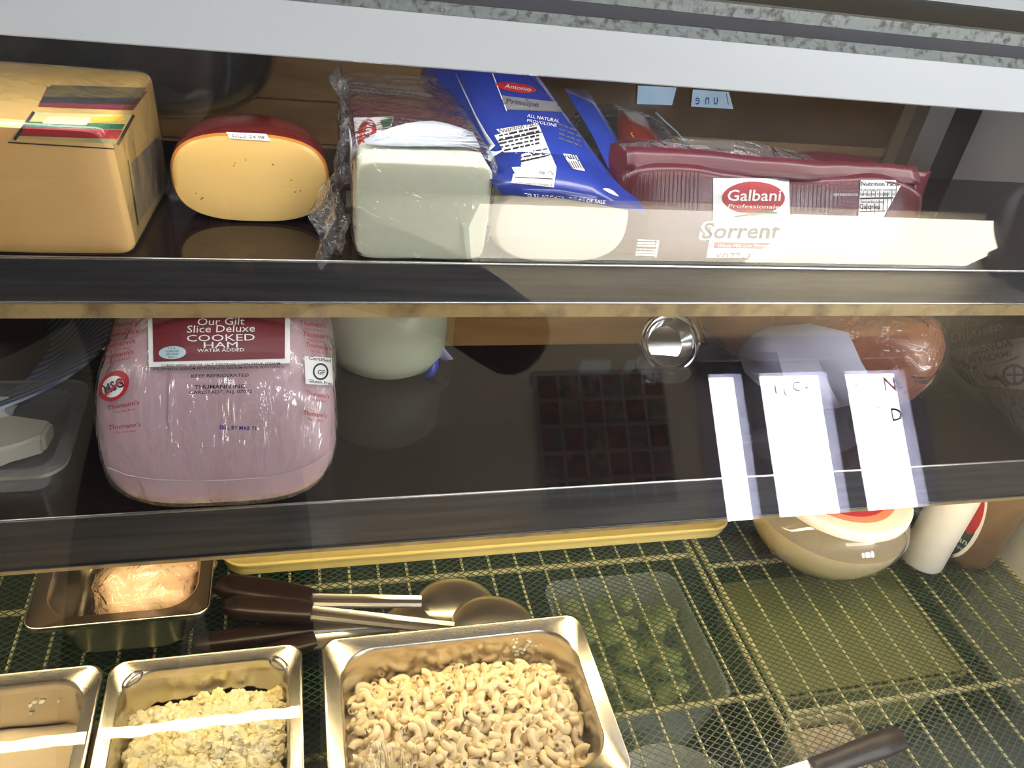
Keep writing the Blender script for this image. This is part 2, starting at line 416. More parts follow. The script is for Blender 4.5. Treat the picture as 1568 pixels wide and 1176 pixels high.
# ================================================================== THE DISPLAY CASE
ZU, ZL, YR, XE = .453, .27, 1.0, .95
case = thing('display_case', 'refrigerated deli display case with slanted front glass and white top rail', 'display case', (.2, .6, FZ))
XA, XB = -.75, XE+.03
def beam(pts, name, m, xa=XA, xb=XB):
    mb = MB(); mb.loops([[(xa, y, z) for y, z in pts], [(xb, y, z) for y, z in pts]], 0, True, True); return mb.build(name, m, case, smooth=False)
beam([(.545, .6061), (.545, .6385), (.60, .6385), (.60, .622), (.556, .622), (.552, .6061)], 'top_rail', M['white_enamel'])
beam([(.5455, .6386), (.550, .6450), (.60, .6450), (.60, .6386)], 'speckled_trim', M['speckle'])
beam([(.5505, .6452), (.561, .6515), (.60, .6515), (.60, .6452)], 'grey_trim', M['grey_metal'])
beam([(.562, .6517), (.562, .6602), (.572, .6604), (.60, .6517)], 'speckled_trim', M['speckle'])
beam([(.573, .650), (.573, .6590), (.715, .6590), (.715, .650)], 'top_panel', M['dark_top'])
beam([(.715, .6405), (.715, .668), (1.06, .668), (1.06, .6405)], 'rear_top_panel', M['white_enamel'])
beam([(.60, .6260), (.60, .6380), (1.05, .6380), (1.05, .6260)], 'canopy', M['white_enamel'])
# front glass: flat pane leaning back, real thickness
gp = MB(); yb, zb = .545-.4452*(.6061+.10), -.10
nrm = Vector((0, -1, .4452)).normalized()*.004
a, b = Vector((0, yb, zb)), Vector((0, .545, .6061))
q = [a, b, b+nrm, a+nrm]
gp.loops([[Vector((XA+.01, v.y, v.z)) for v in q], [Vector((XB-.01, v.y, v.z)) for v in q]], 0, True, True)
gmat = film('front_glass', haze=.002, rough=.0, bump=0, boost=1.0, glossmin=0.0)
gp.build('front_glass', gmat, case, smooth=False)
MB().box((XA, yb-.02, FZ), (XB, yb-.006, -.10)).build('front_kick_panel', M['grey_metal'], case, smooth=False)
MB().box((XA, yb-.005, -.165), (XB, YR+.02, -.16)).build('well_floor', mat('well_floor', (.014, .018, .015), .5), case, smooth=False)
MB().box((XE, .24, -.16), (XB, YR+.02, .6245)).build('end_panel', M['white_wall'], case, smooth=False)
MB().box((XA, .24, -.16), (XA+.02, YR+.02, .6245)).build('end_panel', M['white_wall'], case, smooth=False)
MB().box((XA, YR+.001, -.16), (XB, YR+.02, .03)).build('rear_panel', M['black'], case, smooth=False)
# rear uprights
MB().box((.853, YR-.03, .03), (.895, YR, .6245)).build('rear_upright', M['steel_brushed'], case, smooth=False)
MB().box((.895, YR-.02, .03), (XE, YR, .6245)).build('rear_upright', mat('dark_gap', (.035, .033, .035), .4), case, smooth=False)  # dark strip put in for the dark gap beside the end panel
MB().box((.187, YR-.02, .03), (.203, YR, .6245)).build('rear_upright', M['black'], case, smooth=False)
# rear sliding doors
def door(x0, x1, label, kind):
    t = thing('sliding_door', label, 'door', ((x0+x1)/2, YR+.01, .03))
    mb = MB(); f = .02
    if kind == 'board':
        z = .03
        while z < .62:
            z2 = min(z+.052, .6245); MB().box((x0, YR+.004, z), (x1, YR+.018, z2-.002), bev=.0008).build('board', M['tan'], t, smooth=False); z = z2
    else:
        MB().box((x0+f, YR+.004, .03), (x1-f, YR+.012, .425)).build('lower_board', mat('brown_board', (.17, .105, .055), .4, var=(.11, .065, .035), vscale=5, stretch=(1, 1, 7)), t, smooth=False)
        MB().box((x0+f, YR+.002, .425), (x1-f, YR+.012, .6245)).build('pane', M['brown_glass'], t, smooth=False)
        for a_, b_ in ((x0, x0+f), (x1-f, x1)): MB().box((a_, YR-.004, .03), (b_, YR+.016, .6245)).build('stile', mat('door_stile', (.16, .125, .08), .4), t, smooth=False)
        MB().box((x0+f, YR+.0005, .418), (x1-f, YR+.014, .430)).build('rail', M['tan'], t, smooth=False)
door(-.72, .187, 'tan board-faced rear door behind the cheeses, left of the dark upright', 'board')
door(.203, .853, 'brown glazed rear door behind the maroon mozzarella pack', 'glass')
# tubes
def tube_lamp(y, z, e, col, name, x0=XA+.06, x1=XE-.025, r=.008):
    mb = MB().tube([(x0, y, z), (x1, y, z)], r, 12); mb.build(name, emis(name, col, e), case)
    for x in (x0, x1): MB().box((x-.012, y-.012, z-.012), (x+.012, y+.012, z+.012), bev=.002).build('lamp_holder', M['white_enamel'], case, smooth=False)
tube_lamp(.585, .612, TOP_TUBE_E, (1, .96, .88), 'canopy_tube')
# ---- shelves
def shelf(y0, y1, z, ztop2, zbot, label, tube_e, tcol, tube_y, tube_z, stripmat, zstrip):
    t = thing('display_shelf', label, 'shelf', (.1, (y0+y1)/2, z))
    MB().box((XA+.02, y0+.003, z-.006), (XE-.001, y1, z)).build('shelf_plate', M['shelf_dark'], t, smooth=False)
    MB().box((XA+.02, y0, zbot), (XE-.001, y0+.003, z-.0015)).build('front_lip', M['lip'], t, smooth=False)
    MB().tube([(XA+.02, y0+.0012, z-.0008), (XE-.001, y0+.0012, z-.0008)], .0013, 8).build('lip_edge', M['lip_edge'], t)
    MB().tube([(XA+.02, y0-.0004, zbot), (XE-.001, y0-.0004, zbot)], .0011, 8).build('lip_edge', M['lip_edge'] if tube_e < 10 else M['lip'], t)
    MB().box((XA+.02, y0+.001, zstrip), (XE-.001, y0+.004, zbot-.0012)).build('lit_lens_strip', stripmat, t, smooth=False)
    if tube_e:
        MB().tube([(XA+.08, tube_y, tube_z), (XE-.05, tube_y, tube_z)], .006, 12).build('shelf_tube', emis('shelf_tube', tcol, tube_e), t)
        for x in (XA+.07, XE-.04): MB().box((x-.01, tube_y-.009, tube_z-.009), (x+.01, tube_y+.009, z-.0062)).build('lamp_holder', M['white_enamel'], t, smooth=False)
    return t
shelf(.57, .82, ZU, 0, .4175, 'upper dark glossy shelf with grey metal front lip', MID_TUBE_E, (1, .85, .62), .60, .43, M['strip'], .403)
shelf(.50, .735, ZL, 0, .2185, 'lower dark glossy shelf with grey metal front lip', LOW_TUBE_E, (1, .80, .42), .478+.03, .213, M['strip'], .2115)
# ---- wire racks
def rack(x0, x1, ycross, label):
    t = thing('wire_rack', label, 'rack', ((x0+x1)/2, .62, -.01))
    r = .0035
    y0, y1 = .30, .93
    mb = MB(); mb.tube([(x0, y0, -.012), (x0, y1, -.012)], r); mb.build('side_wire', M['cream_wire'], t)
    mb = MB(); mb.tube([(x1, y0, -.012), (x1, y1, -.012)], r); mb.build('side_wire', M['cream_wire'], t)
    for y in ycross: MB().tube([(x0, y, -.0165), (x1, y, -.0165)], r).build('cross_wire', M['cream_wire'], t)
    n_ = int((x1-x0)/.034); proto = None
    for i in range(1, n_):
        x = x0+(x1-x0)*i/n_
        if proto is None:
            proto = MB().tube([(x0, y0, -.0095), (x0, y1, -.0095)], .0016, 6).build('thin_wire', M['cream_wire'], t)
            proto.location.x += x-x0
        else:
            c = proto.copy(); COL.objects.link(c); c.parent = t; c.location.x = x-x0
rack(-.73, .497, (.31, .45, .662, .86), 'cream coated wire rack under the steel pans')
rack(.511, .945, (.30, .424, .640, .86), 'cream coated wire rack at the right end of the case')
# green mesh laid over the racks
mb = MB(); ax0, ax1, ay0, ay1 = -.73, .945, .30, .93; dw, dh = .0120, .0078
def strand(p, q, z):
    p, q = Vector((*p, z)), Vector((*q, z)); d = (q-p).normalized(); s_ = Vector((-d.y, d.x, 0))*.00052; h = Vector((0, 0, .0006))
    mb.add([p-s_, p+s_, p+s_+h, p-s_+h, q-s_, q+s_, q+s_+h, q-s_+h], [(0, 1, 5, 4), (1, 2, 6, 5), (2, 3, 7, 6), (3, 0, 4, 7)])
sl = dh/dw
for sgn in (1, -1):
    k0 = -int((ay1-ay0)/sl/dw)-1; k = k0
    n_ = int((ax1-ax0)/dw)+abs(k0)+2
    for i in range(n_+1):
        xs = ax0+(i+k0)*dw      # x at the near edge (sgn 1) or at the far edge (sgn -1)
        xe = xs+(ay1-ay0)/sl
        t0 = max(0, (ax0-xs)/(xe-xs)); t1 = min(1, (ax1-xs)/(xe-xs))
        if t1 <= t0: continue
        f = (lambda t: (xs+(xe-xs)*t, (ay0+(ay1-ay0)*t) if sgn > 0 else (ay1-(ay1-ay0)*t)))
        strand(f(t0), f(t1), -.0076+(.0004 if sgn > 0 else 0))
o = mb.build('mesh_liner', M['green_mesh'], smooth=False); tag(o, 'green plastic diamond mesh liner spread over the wire racks', 'mesh liner')

# unseen fill panel added over the customer's aisle to brighten the window wall
rl = thing('added_fill_panel', 'unseen fill light panel added above the aisle to brighten the window wall', 'light', (1.9, -1.45, CZ-.05))
MB().box((.4, -1.80, CZ-.05), (3.4, -1.15, CZ-.001)).build('housing', M['white_enamel'], rl, smooth=False)
MB().box((.42, -1.78, CZ-.056), (3.38, -1.17, CZ-.05)).build('diffuser', emis('fill_diffuser', (.88, .94, 1), 13.0), rl, smooth=False)
# ================================================================== UPPER SHELF
def wrap_mb(prof_fn): return prof_fn()
def ribbon(path, w_, name, m, parent, amp=.004, seed=1, th=.0003):
    """crumpled strip of film following a path; w_ = list of half-width vectors"""
    rows = []
    for i, p in enumerate(path):
        p = Vector(p); wv = Vector(w_[i] if isinstance(w_, list) else w_); rows.append([nz(p+wv*t, 60, amp, seed) for t in (-1, -.75, -.5, -.25, 0, .25, .5, .75, 1)])
    return MB().grid(rows).build(name, m, parent, solid=th)

# --- yellow cheese loaf
m_yel = mat('orange_yellow_cheese', (.82, .50, .17), .42, sss=.15, var=(.86, .55, .21), vscale=14)
m_yel_rind = mat('wrapped_cheese_side', (.52, .34, .10), .3, var=(.40, .27, .10), vscale=25)
t = thing('cheese_loaf', 'big orange-yellow block cheese with printed label, leftmost on the upper shelf', 'cheese', (-.17, .635, ZU))
cor = {'fbl': PZ(-70, 392, ZU), 'fbr': PZ(205, 394, ZU)}
mb = MB(); x1 = -.111; x0 = -.235; y0, y1 = .574, .70; zt = ZU+.098
loops = []
for s_, ty in [(0, 0), (.6, 0), (.95, 0), (.985, .02), (1, .06), (1, .3), (1, .6), (1, .93), (.98, .98), (.93, 1), (.5, 1), (0, 1)]:
    ring = []
    for (x, z) in sect(.5, .5, 14, 64):
        u = x*max(s_, .002)+.5; v = z*max(s_, .002)+.5
        yy = y0+(y1-y0)*ty
        X = x0+(x1-x0)*u + (.018*v*(u-.5)*0) + .012*ty - .0*v
        X -= .004*v*(u)   # sides draw in a little towards the top
        yy -= .018*v*(1-ty)  # front leans out over the lip
        Z = ZU+(zt-ZU)*v
        ring.append(Vector((X, yy, Z)))
    loops.append(ring)
mb.loops(loops, 0, True, True, mis=[0, 0, 0, 0]+[1]*8)
mb.warp(lambda v: nz(v, 14, .0012, 3))
mb.build('body', [m_yel, m_yel_rind], t)
P = Print(mb.bvh())
# printed label on the top face: two framed panels with red bands
tl = [(62, 178), (170, 186), (192, 160), (88, 140)]
P.quad([(72, 133), (226, 140), (204, 169), (58, 163)], M['maroon_ink'], 0)
P.quad([(78, 130), (224, 134), (216, 150), (66, 148)], mat('olive_print', (.16, .12, .04), .4, var=(.05, .04, .03), vscale=90), 1)
P.quad([(66, 148), (216, 150), (208, 160), (60, 157)], M['ink'], 1)
P.quad([(50, 172), (204, 176), (178, 220), (22, 212)], mat('print_field', (.45, .42, .22), .35, var=(.62, .52, .15), vscale=60), 0)
P.quad([(44, 186), (192, 190), (187, 198), (38, 194)], M['green_ink'], 1)
P.quad([(38, 195), (188, 199), (180, 213), (26, 208)], M['red_ink'], 1)
P.line((22, 214), (52, 171), 5, M['ink'], 2); P.line((180, 222), (205, 176), 5, M['ink'], 2)
P.quad([(74, 178), (140, 180), (132, 192), (64, 189)], mat('print_haze', (.55, .55, .42), .3), 2)
P.quad([(140, 180), (192, 178), (188, 186), (142, 188)], M['yellow_ink'], 2)
P.line((12, 218), (175, 228), 2, M['ink'], 1)
P.done('top_label', t)
P = Print(mb.bvh())
P.quad([(200, 250), (246, 205), (248, 292), (212, 340)], mat('side_print', (.30, .22, .10), .35, var=(.09, .07, .09), vscale=60, stretch=(1, 1, .3)), 0)
P.line((196, 245), (212, 345), 2, M['ink'], 1); P.line((232, 225), (236, 300), 2, M['grey_ink'], 1)
P.done('side_label', t)
w_ = MB(); w_.v = [v.copy() for v in mb.v]; w_.f = mb.f[:]; w_.m = [0]*len(mb.f)
cc = Vector((-.17, .635, ZU+.05)); w_.warp(lambda v: nz(cc+(v-cc)*1.022, 20, .0006, 5)); w_.build('cling_wrap', M['film_soft'], t)

# --- half round red-waxed cheese
m_gou = mat('pale_yellow_cheese', (.72, .46, .15), .32, sss=.1, var=(.74, .50, .18), vscale=10)
m_wax = mat('dark_red_wax', (.13, .012, .012), .22, bump=.3, bscale=40)
m_rim = mat('orange_rind', (.55, .22, .04), .4)
t = thing('waxed_cheese', 'cut half of a red-waxed cheese showing its smooth yellow face', 'cheese', (-.03, .68, ZU))
mb = MB(); loops = []; gy = .638
for s_, dy in [(0, 0), (.5, 0), (.90, 0), (.965, .0006), (1, .004), (1.0, .02), (.97, .04), (.9, .058), (.78, .072), (.6, .084), (.35, .092), (0, .095)]:
    loops.append([Vector((-.031+x*max(s_, .003), gy+dy+z*.10*max(s_, .003), ZU+.0355+z*(max(s_, .003)**.8 if dy > .01 else max(s_, .003)))) for x, z in sect(.0595, .0345, 2.7, 64)])
mb.loops(loops, 0, True, True, mis=[0, 0, 0, 1]+[2]*8)
_a = R(3.5)
mb.warp(lambda v: Vector((v.x, v.y, v.z-(v.x+.031)*math.tan(_a)*.0)))
mb.build('body', [m_gou, m_rim, m_wax], t)
P = Print(mb.bvh())
P.quad([(346, 202), (408, 205), (414, 216), (352, 212)], M['white_ink'], 0); P.text('SALE 24.98', 380, 209, 5, M['ink'], 3, 50)
P.done('price_sticker', t)
P = Print(mb.bvh())
rnd = random.Random(4)
for x, y in ((360, 250), (358, 254), (376, 245), (418, 252), (446, 276), (460, 292), (300, 296), (308, 305), (310, 303), (452, 294)): P.ell(x, y, rnd.uniform(1, 2), rnd.uniform(.8, 1.6), mat('hole', (.25, .14, .04), .6) if 'hole' not in bpy.data.materials else bpy.data.materials['hole'], 0)
P.done('small_holes', t)

# --- cut mozzarella in a maroon wrapper with loose film
m_moz = mat('white_mozzarella', (.66, .70, .56), .35, sss=.25, var=(.60, .65, .52), vscale=9, bump=.15, bscale=15, stretch=(.3, 1, 2))
m_mar = mat('maroon_film_wrapper', (.11, .010, .025), .18, bump=.5, bscale=30)
t = thing('mozzarella_block', 'cut white mozzarella block with its maroon wrapper folded back under cling film', 'cheese', (.097, .66, ZU))
def boxy(x0, x1, y0, y1, z0, z1, n=12, prof=None, mis=None, jit=0, seed=0, shear=0, k=64):
    m_ = MB(); L_ = []
    for s_, ty in prof or [(0, 0), (.6, 0), (.95, 0), (.985, .012), (1, .04), (1, .3), (1, .6), (1, .93), (.98, .98), (.93, 1), (.5, 1), (0, 1)]:
        s_ = max(s_, .002)
        L_.append([Vector(((x0+x1)/2+(x1-x0)*x*s_, y0+(y1-y0)*ty+shear*(z*s_+.5), (z0+z1)/2+(z1-z0)*z*s_)) for x, z in sect(.5, .5, n, k)])
    m_.loops(L_, 0, True, True, mis=mis)
    if jit: m_.warp(lambda v: nz(v, 18, jit, seed))
    return m_
mb = boxy(.046, .146, .575, .625, ZU+.0005, ZU+.080, 10, jit=.001, seed=2, shear=-.004); mb.build('cheese', m_moz, t)
PM = Print(mb.bvh())
mbw = boxy(.0445, .1475, .612, .775, ZU+.0005, ZU+.084, 9, jit=.003, seed=6)
mbw.build('wrapper', m_mar, t)
# paper lining folded up at the cut
rows = []
for i in range(9):
    u = i/8; x = .052+.088*u
    rows.append([nz((x, .594+.008*u+(.006+.030*min(1, u*1.6)*(1-.35*u))*v, ZU+.0835+.010*v*math.sin(math.pi*min(1, u*.8+.1))), 30, .0010, 3) for v in (0, .25, .5, .75, 1)])
MB().grid(rows).build('paper_fold', mat('blue_white_paper', (.50, .54, .62), .5), t, solid=.0006)
rows = []
for i in range(7):
    v = i/6; rows.append([nz((.0435-.001, .588+.03*u+.01*v, ZU+.083-.024*v*(1-u)), 30, .001, 1) for u in (0, .3, .6, 1)])
MB().grid(rows).build('paper_fold', bpy.data.materials['blue_white_paper'], t, solid=.0006)
P = Print(mbw.bvh())
P.quad([(541, 180), (603, 178), (588, 238), (548, 240)], M['white_ink'], 0)
P.ell(562, 207, 15, 25, M['red_ink'], 1, 8); P.text('Galbani', 561, 207, 13, M['white_ink'], -80, 44, .1, .01, 2)
P.quad([(582, 184), (602, 180), (598, 192), (586, 196)], M['green_ink'], 1)
P.scribble(606, 180, 650, 5, 6, 3, M['grey_ink'], 8)
P.quad([(512, 124), (640, 132), (664, 148), (520, 142)], mat('dull_print_panel', (.28, .24, .25), .4), 0)
P.scribble(520, 128, 640, 3, 5, 3, M['ink'], 6, 1)
P.done('printing', t)
# loose film over the whole block and bunched at its left
w2 = boxy(.0425, .1495, .571, .785, ZU+.0004, ZU+.088, 8, jit=.0022, seed=9); w2.build('cling_wrap', M['film'], t)
mb = MB(); rows = []
for i in range(26):
    v = i/25; z = ZU+.002+.108*v; yb_ = .60+.10*v
    rows.append([nz((.044-.030*u*(.55+.45*math.sin(5*v+1))-.004*math.sin(20*v+9*u), yb_-.035*u*(1-v)+.012*math.sin(14*u+6*v), z-.004*u), 55, .006, 4) for u in [k_/9 for k_ in range(10)]])
MB().grid(rows).build('film_bunch', M['film_heavy'], t)

# --- white roll in a blue printed wrapper, on its side, cut end to the front
m_roll = mat('creamy_white_roll', (.80, .74, .66), .35, sss=.2, var=(.76, .70, .62), vscale=8)
m_blue = mat('blue_film_wrapper', (.012, .035, .30), .16, bump=.4, bscale=22)
t = thing('wrapped_cheese_roll', 'thick white cheese roll in a blue printed wrapper pulled back from its cut end', 'cheese', (.210, .70, ZU))
def cyl(c0, c1, r0, r1, prof, n=48, fn=None):
    c0, c1 = Vector(c0), Vector(c1); ax = (c1-c0); Ln = ax.length; ax.normalize()
    return MB().lathe([(r0*s_+(r1-r0)*s_*tt, tt*Ln) for s_, tt in prof], c0, ax, n, fn=fn, cap0=True, cap1=True)
def roll_body(prof, off, y0, y1, nse=0, seed=1):
    L_ = []
    for s_, y in prof:
        q = (y-.572)/.27; cx_ = .2075-.030*q; a_ = .0565+off; b_ = .0335+.020*min(1, max(0, q*1.3))+off; s_ = max(s_, .002)
        L_.append([Vector((cx_+x*s_, y, ZU+b_-off+z*s_)) for x, z in sect(a_, b_, 2.7, 56)])
    m_ = MB().loops(L_, 0, True, True)
    if nse: m_.warp(lambda v: nz(v, 22, nse, seed))
    m_.warp(lambda v: Vector((v.x, v.y, max(v.z, ZU+.0005)))); return m_
mb = roll_body([(0, .572), (.5, .572), (.93, .572), (.98, .574), (1, .580), (1, .62), (1, .66)], 0, 0, 0); mb.build('cheese', m_roll, t)
mbb = roll_body([(1.0, .594), (1.0, .61), (1, .64), (1, .68), (1, .72), (1, .76), (1, .80), (.95, .83), (.8, .84), (.3, .845)], .0032, 0, 0, .003, 12)
mbb.build('wrapper', m_blue, t)
# wrapper lip drooping over the cut end and flaring to the right
def sheet(rows_px, name, m, parent, amp=.0015, seed=1, th=.0006, label=None, bvh=None, lift=.003):
    rows = []
    for r_ in rows_px:
        row = []
        for x, y, Y in r_:
            if Y is None:
                h = bvh.ray_cast(CAM, ray(x, y)); p = h[0]-ray(x, y)*lift if h[0] is not None else PY(x, y, .60)
            else: p = PY(x, y, Y)
            row.append(nz(p, 35, amp, seed))
        rows.append(row)
    mb_ = MB().grid(rows); o_ = mb_.build(name, m, parent, solid=th); return mb_, o_
bb2 = MB(); bb2.add(mbb.v, mbb.f); bb2.add(mb.v, mb.f); bb2 = bb2.bvh()
front, _o = sheet([[(762, 235, None), (800, 232, None), (850, 236, None), (900, 250, None), (935, 272, .588)],
       [(752, 258, None), (800, 258, None), (850, 262, None), (905, 276, None), (955, 290, .584)],
       [(748, 276, .572), (800, 280, .566), (850, 284, .565), (910, 295, .566), (978, 308, .58)],
       [(767, 296, .562), (805, 300, .560), (855, 304, .560), (915, 313, .562), (992, 328, .575)]], 'wrapper_lip', m_blue, t, bvh=bb2, lift=.006)
flap, _o = sheet([[(850, 135, None), (880, 160, None), (905, 205, None), (925, 240, .63), (950, 295, .60)],
       [(900, 138, .77), (912, 160, .72), (935, 205, .67), (955, 250, .63), (985, 312, .59)],
       [(908, 150, .775), (925, 180, .715), (948, 215, .665), (975, 262, .625), (999, 325, .59)]], 'wrapper_flap', m_blue, t, bvh=bb2) if False else sheet([[(865, 135, .74), (880, 160, .70), (905, 205, .66), (925, 245, .63), (950, 295, .60)],
       [(900, 138, .77), (912, 160, .72), (935, 205, .67), (955, 250, .63), (985, 312, .59)],
       [(908, 150, .775), (925, 180, .715), (948, 215, .665), (975, 262, .625), (999, 325, .59)]], 'wrapper_flap', m_blue, t)
sheet([[(697, 112, .75), (712, 140, .70), (728, 175, .66), (745, 205, .63), (757, 222, .61)],
       [(708, 128, .75), (722, 165, .70), (735, 195, .66), (748, 222, .625), (744, 234, .60)]], 'paper_edge', bpy.data.materials['blue_white_paper'], t)
sheet([[(746, 230, .598), (760, 232, .595), (772, 230, .592)], [(748, 246, .592), (752, 244, .590), (756, 238, .59)]], 'paper_edge', bpy.data.materials['blue_white_paper'], t)
allb = MB(); 
for q in (mbb, front, flap): allb.add(q.v, q.f)
P = Print(allb.bvh())
P.quad([(760, 198), (824, 188), (852, 258), (848, 288), (786, 281)], M['white_ink'], 0)
P.quad([(757, 207), (824, 190), (852, 256), (790, 268)], M['white_ink'], 0)
P.quad([(786, 266), (852, 256), (848, 287), (783, 280)], M['white_ink'], 0)
P.text('Nutrition Facts', 795, 194, 7, M['ink'], -12, 62, 0, .01)
P.scribble(764, 208, 826, 5, 6, 3.4, M['ink'], -12, 1, 4); P.scribble(774, 240, 838, 3, 5.5, 3, M['ink'], -11, 1, 5)
P.line((762, 216), (830, 202), 1.6, M['ink'], 1); P.line((780, 252), (842, 237), 2, M['ink'], 1); P.line((788, 271), (846, 274), 1.2, M['ink'], 1)
P.text('Carbohydrate 4 \u2022 Protein 4', 815, 281, 4.5, M['ink'], 4, 60)
P.text('300g  375g', 836, 264, 5, M['ink'], 2, 24)
P.text('TO BE WEIGHED AT TIME OF SALE', 865, 304, 5.5, M['white_ink'], 5, 125)
P.quad([(862, 235), (884, 238), (896, 262), (876, 258)], M['white_ink'], 0)
for i in range(6): P.line((865+i*3.6, 237), (877+i*3.4, 258), 1.5, M['ink'], 1)
P.text('Principe', 800, 157, 8, M['ink'], 6, 50, .15, .01, 2); P.quad([(768, 146), (860, 158), (868, 172), (776, 168)], M['grey_ink'], 0)
P.quad([(766, 146), (850, 156), (858, 170), (774, 167)], mat('silver_panel', (.42, .42, .46), .25, .5), 1)
P.ell(790, 134, 32, 7, M['red_ink'], 1, 8); P.text('Antonio', 793, 134, 6, M['white_ink'], 8, 40, .1, 0, 2)
P.text('ALL NATURAL', 832, 181, 5, M['white_ink'], 10, 50); P.text('PROVOLONE', 830, 188, 4.5, M['white_ink'], 10, 46)
P.scribble(856, 190, 890, 4, 7, 2, M['grey_ink'], 20)
P.line((754, 112), (776, 170), 1.5, M['white_ink'], 1)
P.done('printing', t)

# --- long maroon mozzarella pack
m_sor = mat('maroon_printed_pack', (.085, .005, .014), .3, bump=.35, bscale=14, var=(.07, .004, .012), vscale=8)
t = thing('mozzarella_pack', 'long sealed maroon pack of mozzarella with a white and red front label', 'cheese pack', (.40, .625, ZU))
def pk(v):
    x, y, z = v; u = (x-.255)/.295; h = (z-ZU)/.074
    y += .016*h; z += .004*h*math.sin(u*9+.5)-.010*h*max(0, u-.6)
    return nz((x, y, z), 22, .0016, 8)
mb = boxy(.256, .556, .574, .648, ZU+.002, ZU+.076, 7, prof=[(0, 0), (.3, 0), (.6, 0), (.8, 0), (.93, .01), (.98, .05), (1, .15), (1, .5), (1, .85), (.95, .97), (.8, 1), (0, 1)], k=120)
mb.warp(pk); mb.warp(lambda v: Vector((v.x, v.y, max(v.z, ZU+.0005))))
mb.build('pack', m_sor, t)
# crimped fin along the top and end fin at the right
rows = []
for i in range(30):
    u = i/29; x = .262+.285*u
    rows.append([nz((x, .594+.012*v+.003*math.sin(9*u), ZU+.074+.015*v*(1-.2*u)-.002*u), 30, .0012, 2) for v in (0, .33, .66, 1)])
MB().grid(rows).build('top_fin', m_sor, t, solid=.0006)
rows = []
for i in range(12):
    v = i/11; rows.append([nz((.553+.018*u, .60+.012*v+.006*u, ZU+.008+.070*v), 30, .0014, 2) for u in (0, .3, .6, 1)])
MB().grid(rows).build('end_fin', m_sor, t, solid=.0006)
rows = []
for i in range(20):
    u = i/19; x = .262+.18*u
    rows.append([nz((x, .606+.02*v, ZU+.084+.008*v*math.sin(u*3.1)), 40, .002, 2) for v in (0, .5, 1)])
MB().grid(rows).build('clear_film_edge', M['film_heavy'], t)
P = Print(mb.bvh())
W, K = M['white_ink'], M['ink']
P.quad([(1092, 273), (1208, 273), (1210, 335), (1092, 335)], W, 0, 16, 10)
P.quad([(1092, 334), (1210, 334), (1190, 410), (1079, 410)], W, 0, 16, 10)
P.text('#1 IN ITALY', 1151, 278, 4, M['grey_ink'], 0, 26)
P.ell(1154, 303, 48, 25, M['red_ink'], 1, 0); P.text('Galbani', 1154, 299, 17, W, 0, 82, .12, .012, 2); P.text('Professionale', 1154, 316, 6, W, 1, 78, .2, 0, 2)
for i in range(3): P.line((1124+i*8, 332-i*1.0), (1180+i*5, 323+i*1.4), 2.4, M['green_ink'], 2)
P.text('DAL 1882', 1174, 332, 4, K, -8, 28, 0, 0, 2)
P.text('Sorrento', 1143, 353, 25, W, 0, 148, .22, .07, 1); P.text('Sorrento', 1143, 353, 24, K, 0, 138, .22, .018, 2)
P.quad([(1094, 371), (1187, 372), (1185, 381), (1093, 380)], M['red_ink'], 1); P.text('Whole Milk Low Moisture', 1140, 376, 5.5, W, 0, 84, .2, 0, 2)
P.text('MOZZARELLA', 1137, 393, 11, M['maroon_ink'], 0, 84, .12, 0, 2); P.text('Cheese', 1135, 405, 7, K, 0, 34, .15, .01, 2)
P.ell(1080, 406, 4, 5, M['green_ink'], 1); P.ell(1180, 406, 9, 4, M['green_ink'], 1)
P.quad([(1318, 276), (1384, 276), (1350, 338), (1314, 336)], W, 0, 10, 8); P.quad([(1314, 335), (1350, 337), (1340, 410), (1288, 410)], W, 0, 8, 8)
P.text('Nutrition Facts', 1348, 281, 7, K, 0, 58, 0, .012); P.text('6 servings per container', 1346, 290, 4, K, 0, 56); P.text('Serving size 1oz (28g/1 inch)', 1346, 297, 4.2, K, 0, 58, 0, .008)
P.line((1317, 304), (1368, 303), 2.6, K, 1); P.text('Amount Per Serving', 1336, 309, 3.6, K, 0, 36, 0, .01); P.text('Calories', 1332, 316, 8, K, 0, 32, 0, .012); P.line((1316, 324), (1356, 323), 1.6, K, 1); P.text('Total Fat 7g', 1330, 333, 4, K, 0, 28)
P.scribble(1312, 345, 1345, 7, 8, 2, M['grey_ink'], 0, 1, 9); P.line((1298, 399), (1340, 397), 2, M['grey_ink'], 1)
for i, (s_, w__) in enumerate((('For maximum freshness use', 56), ('entire contents within 10 days', 58), ('after opening', 26), ('KEEP REFRIGERATED', 38), ('INGREDIENTS', 28), ('PASTEURIZED MILK', 38), ('SALT, ENZYMES', 34), ('CONTAINS: MILK', 36))):
    P.text(s_, 1314-w__/2, (279, 285, 291, 298, 307, 313, 319, 332)[i], 3.4, M['pink_ink'] if i not in (3, 7) else W, 0, w__)
P.quad([(977, 366), (1010, 368), (1003, 407), (970, 407)], W, 0)
for i, q in enumerate((2, 1, 3, 1.5, 1, 2.5, 1, 2)): P.line((975.5-i*.9, 369.5+i*4.6), (1007-i*.9, 370.5+i*4.6), q, K, 1)
P.done('label', t)
P = Print(mb.bvh())
m_rib = mat('dark_maroon_rib', (.08, .006, .016), .3)
for i in range(70):
    x = 945+i*6.3
    if 1075 < x < 1215: continue
    P.line((x, 262), (x-6, 406), 1.1, m_rib, -1 if False else 0)
P.done('rib_pattern', t)

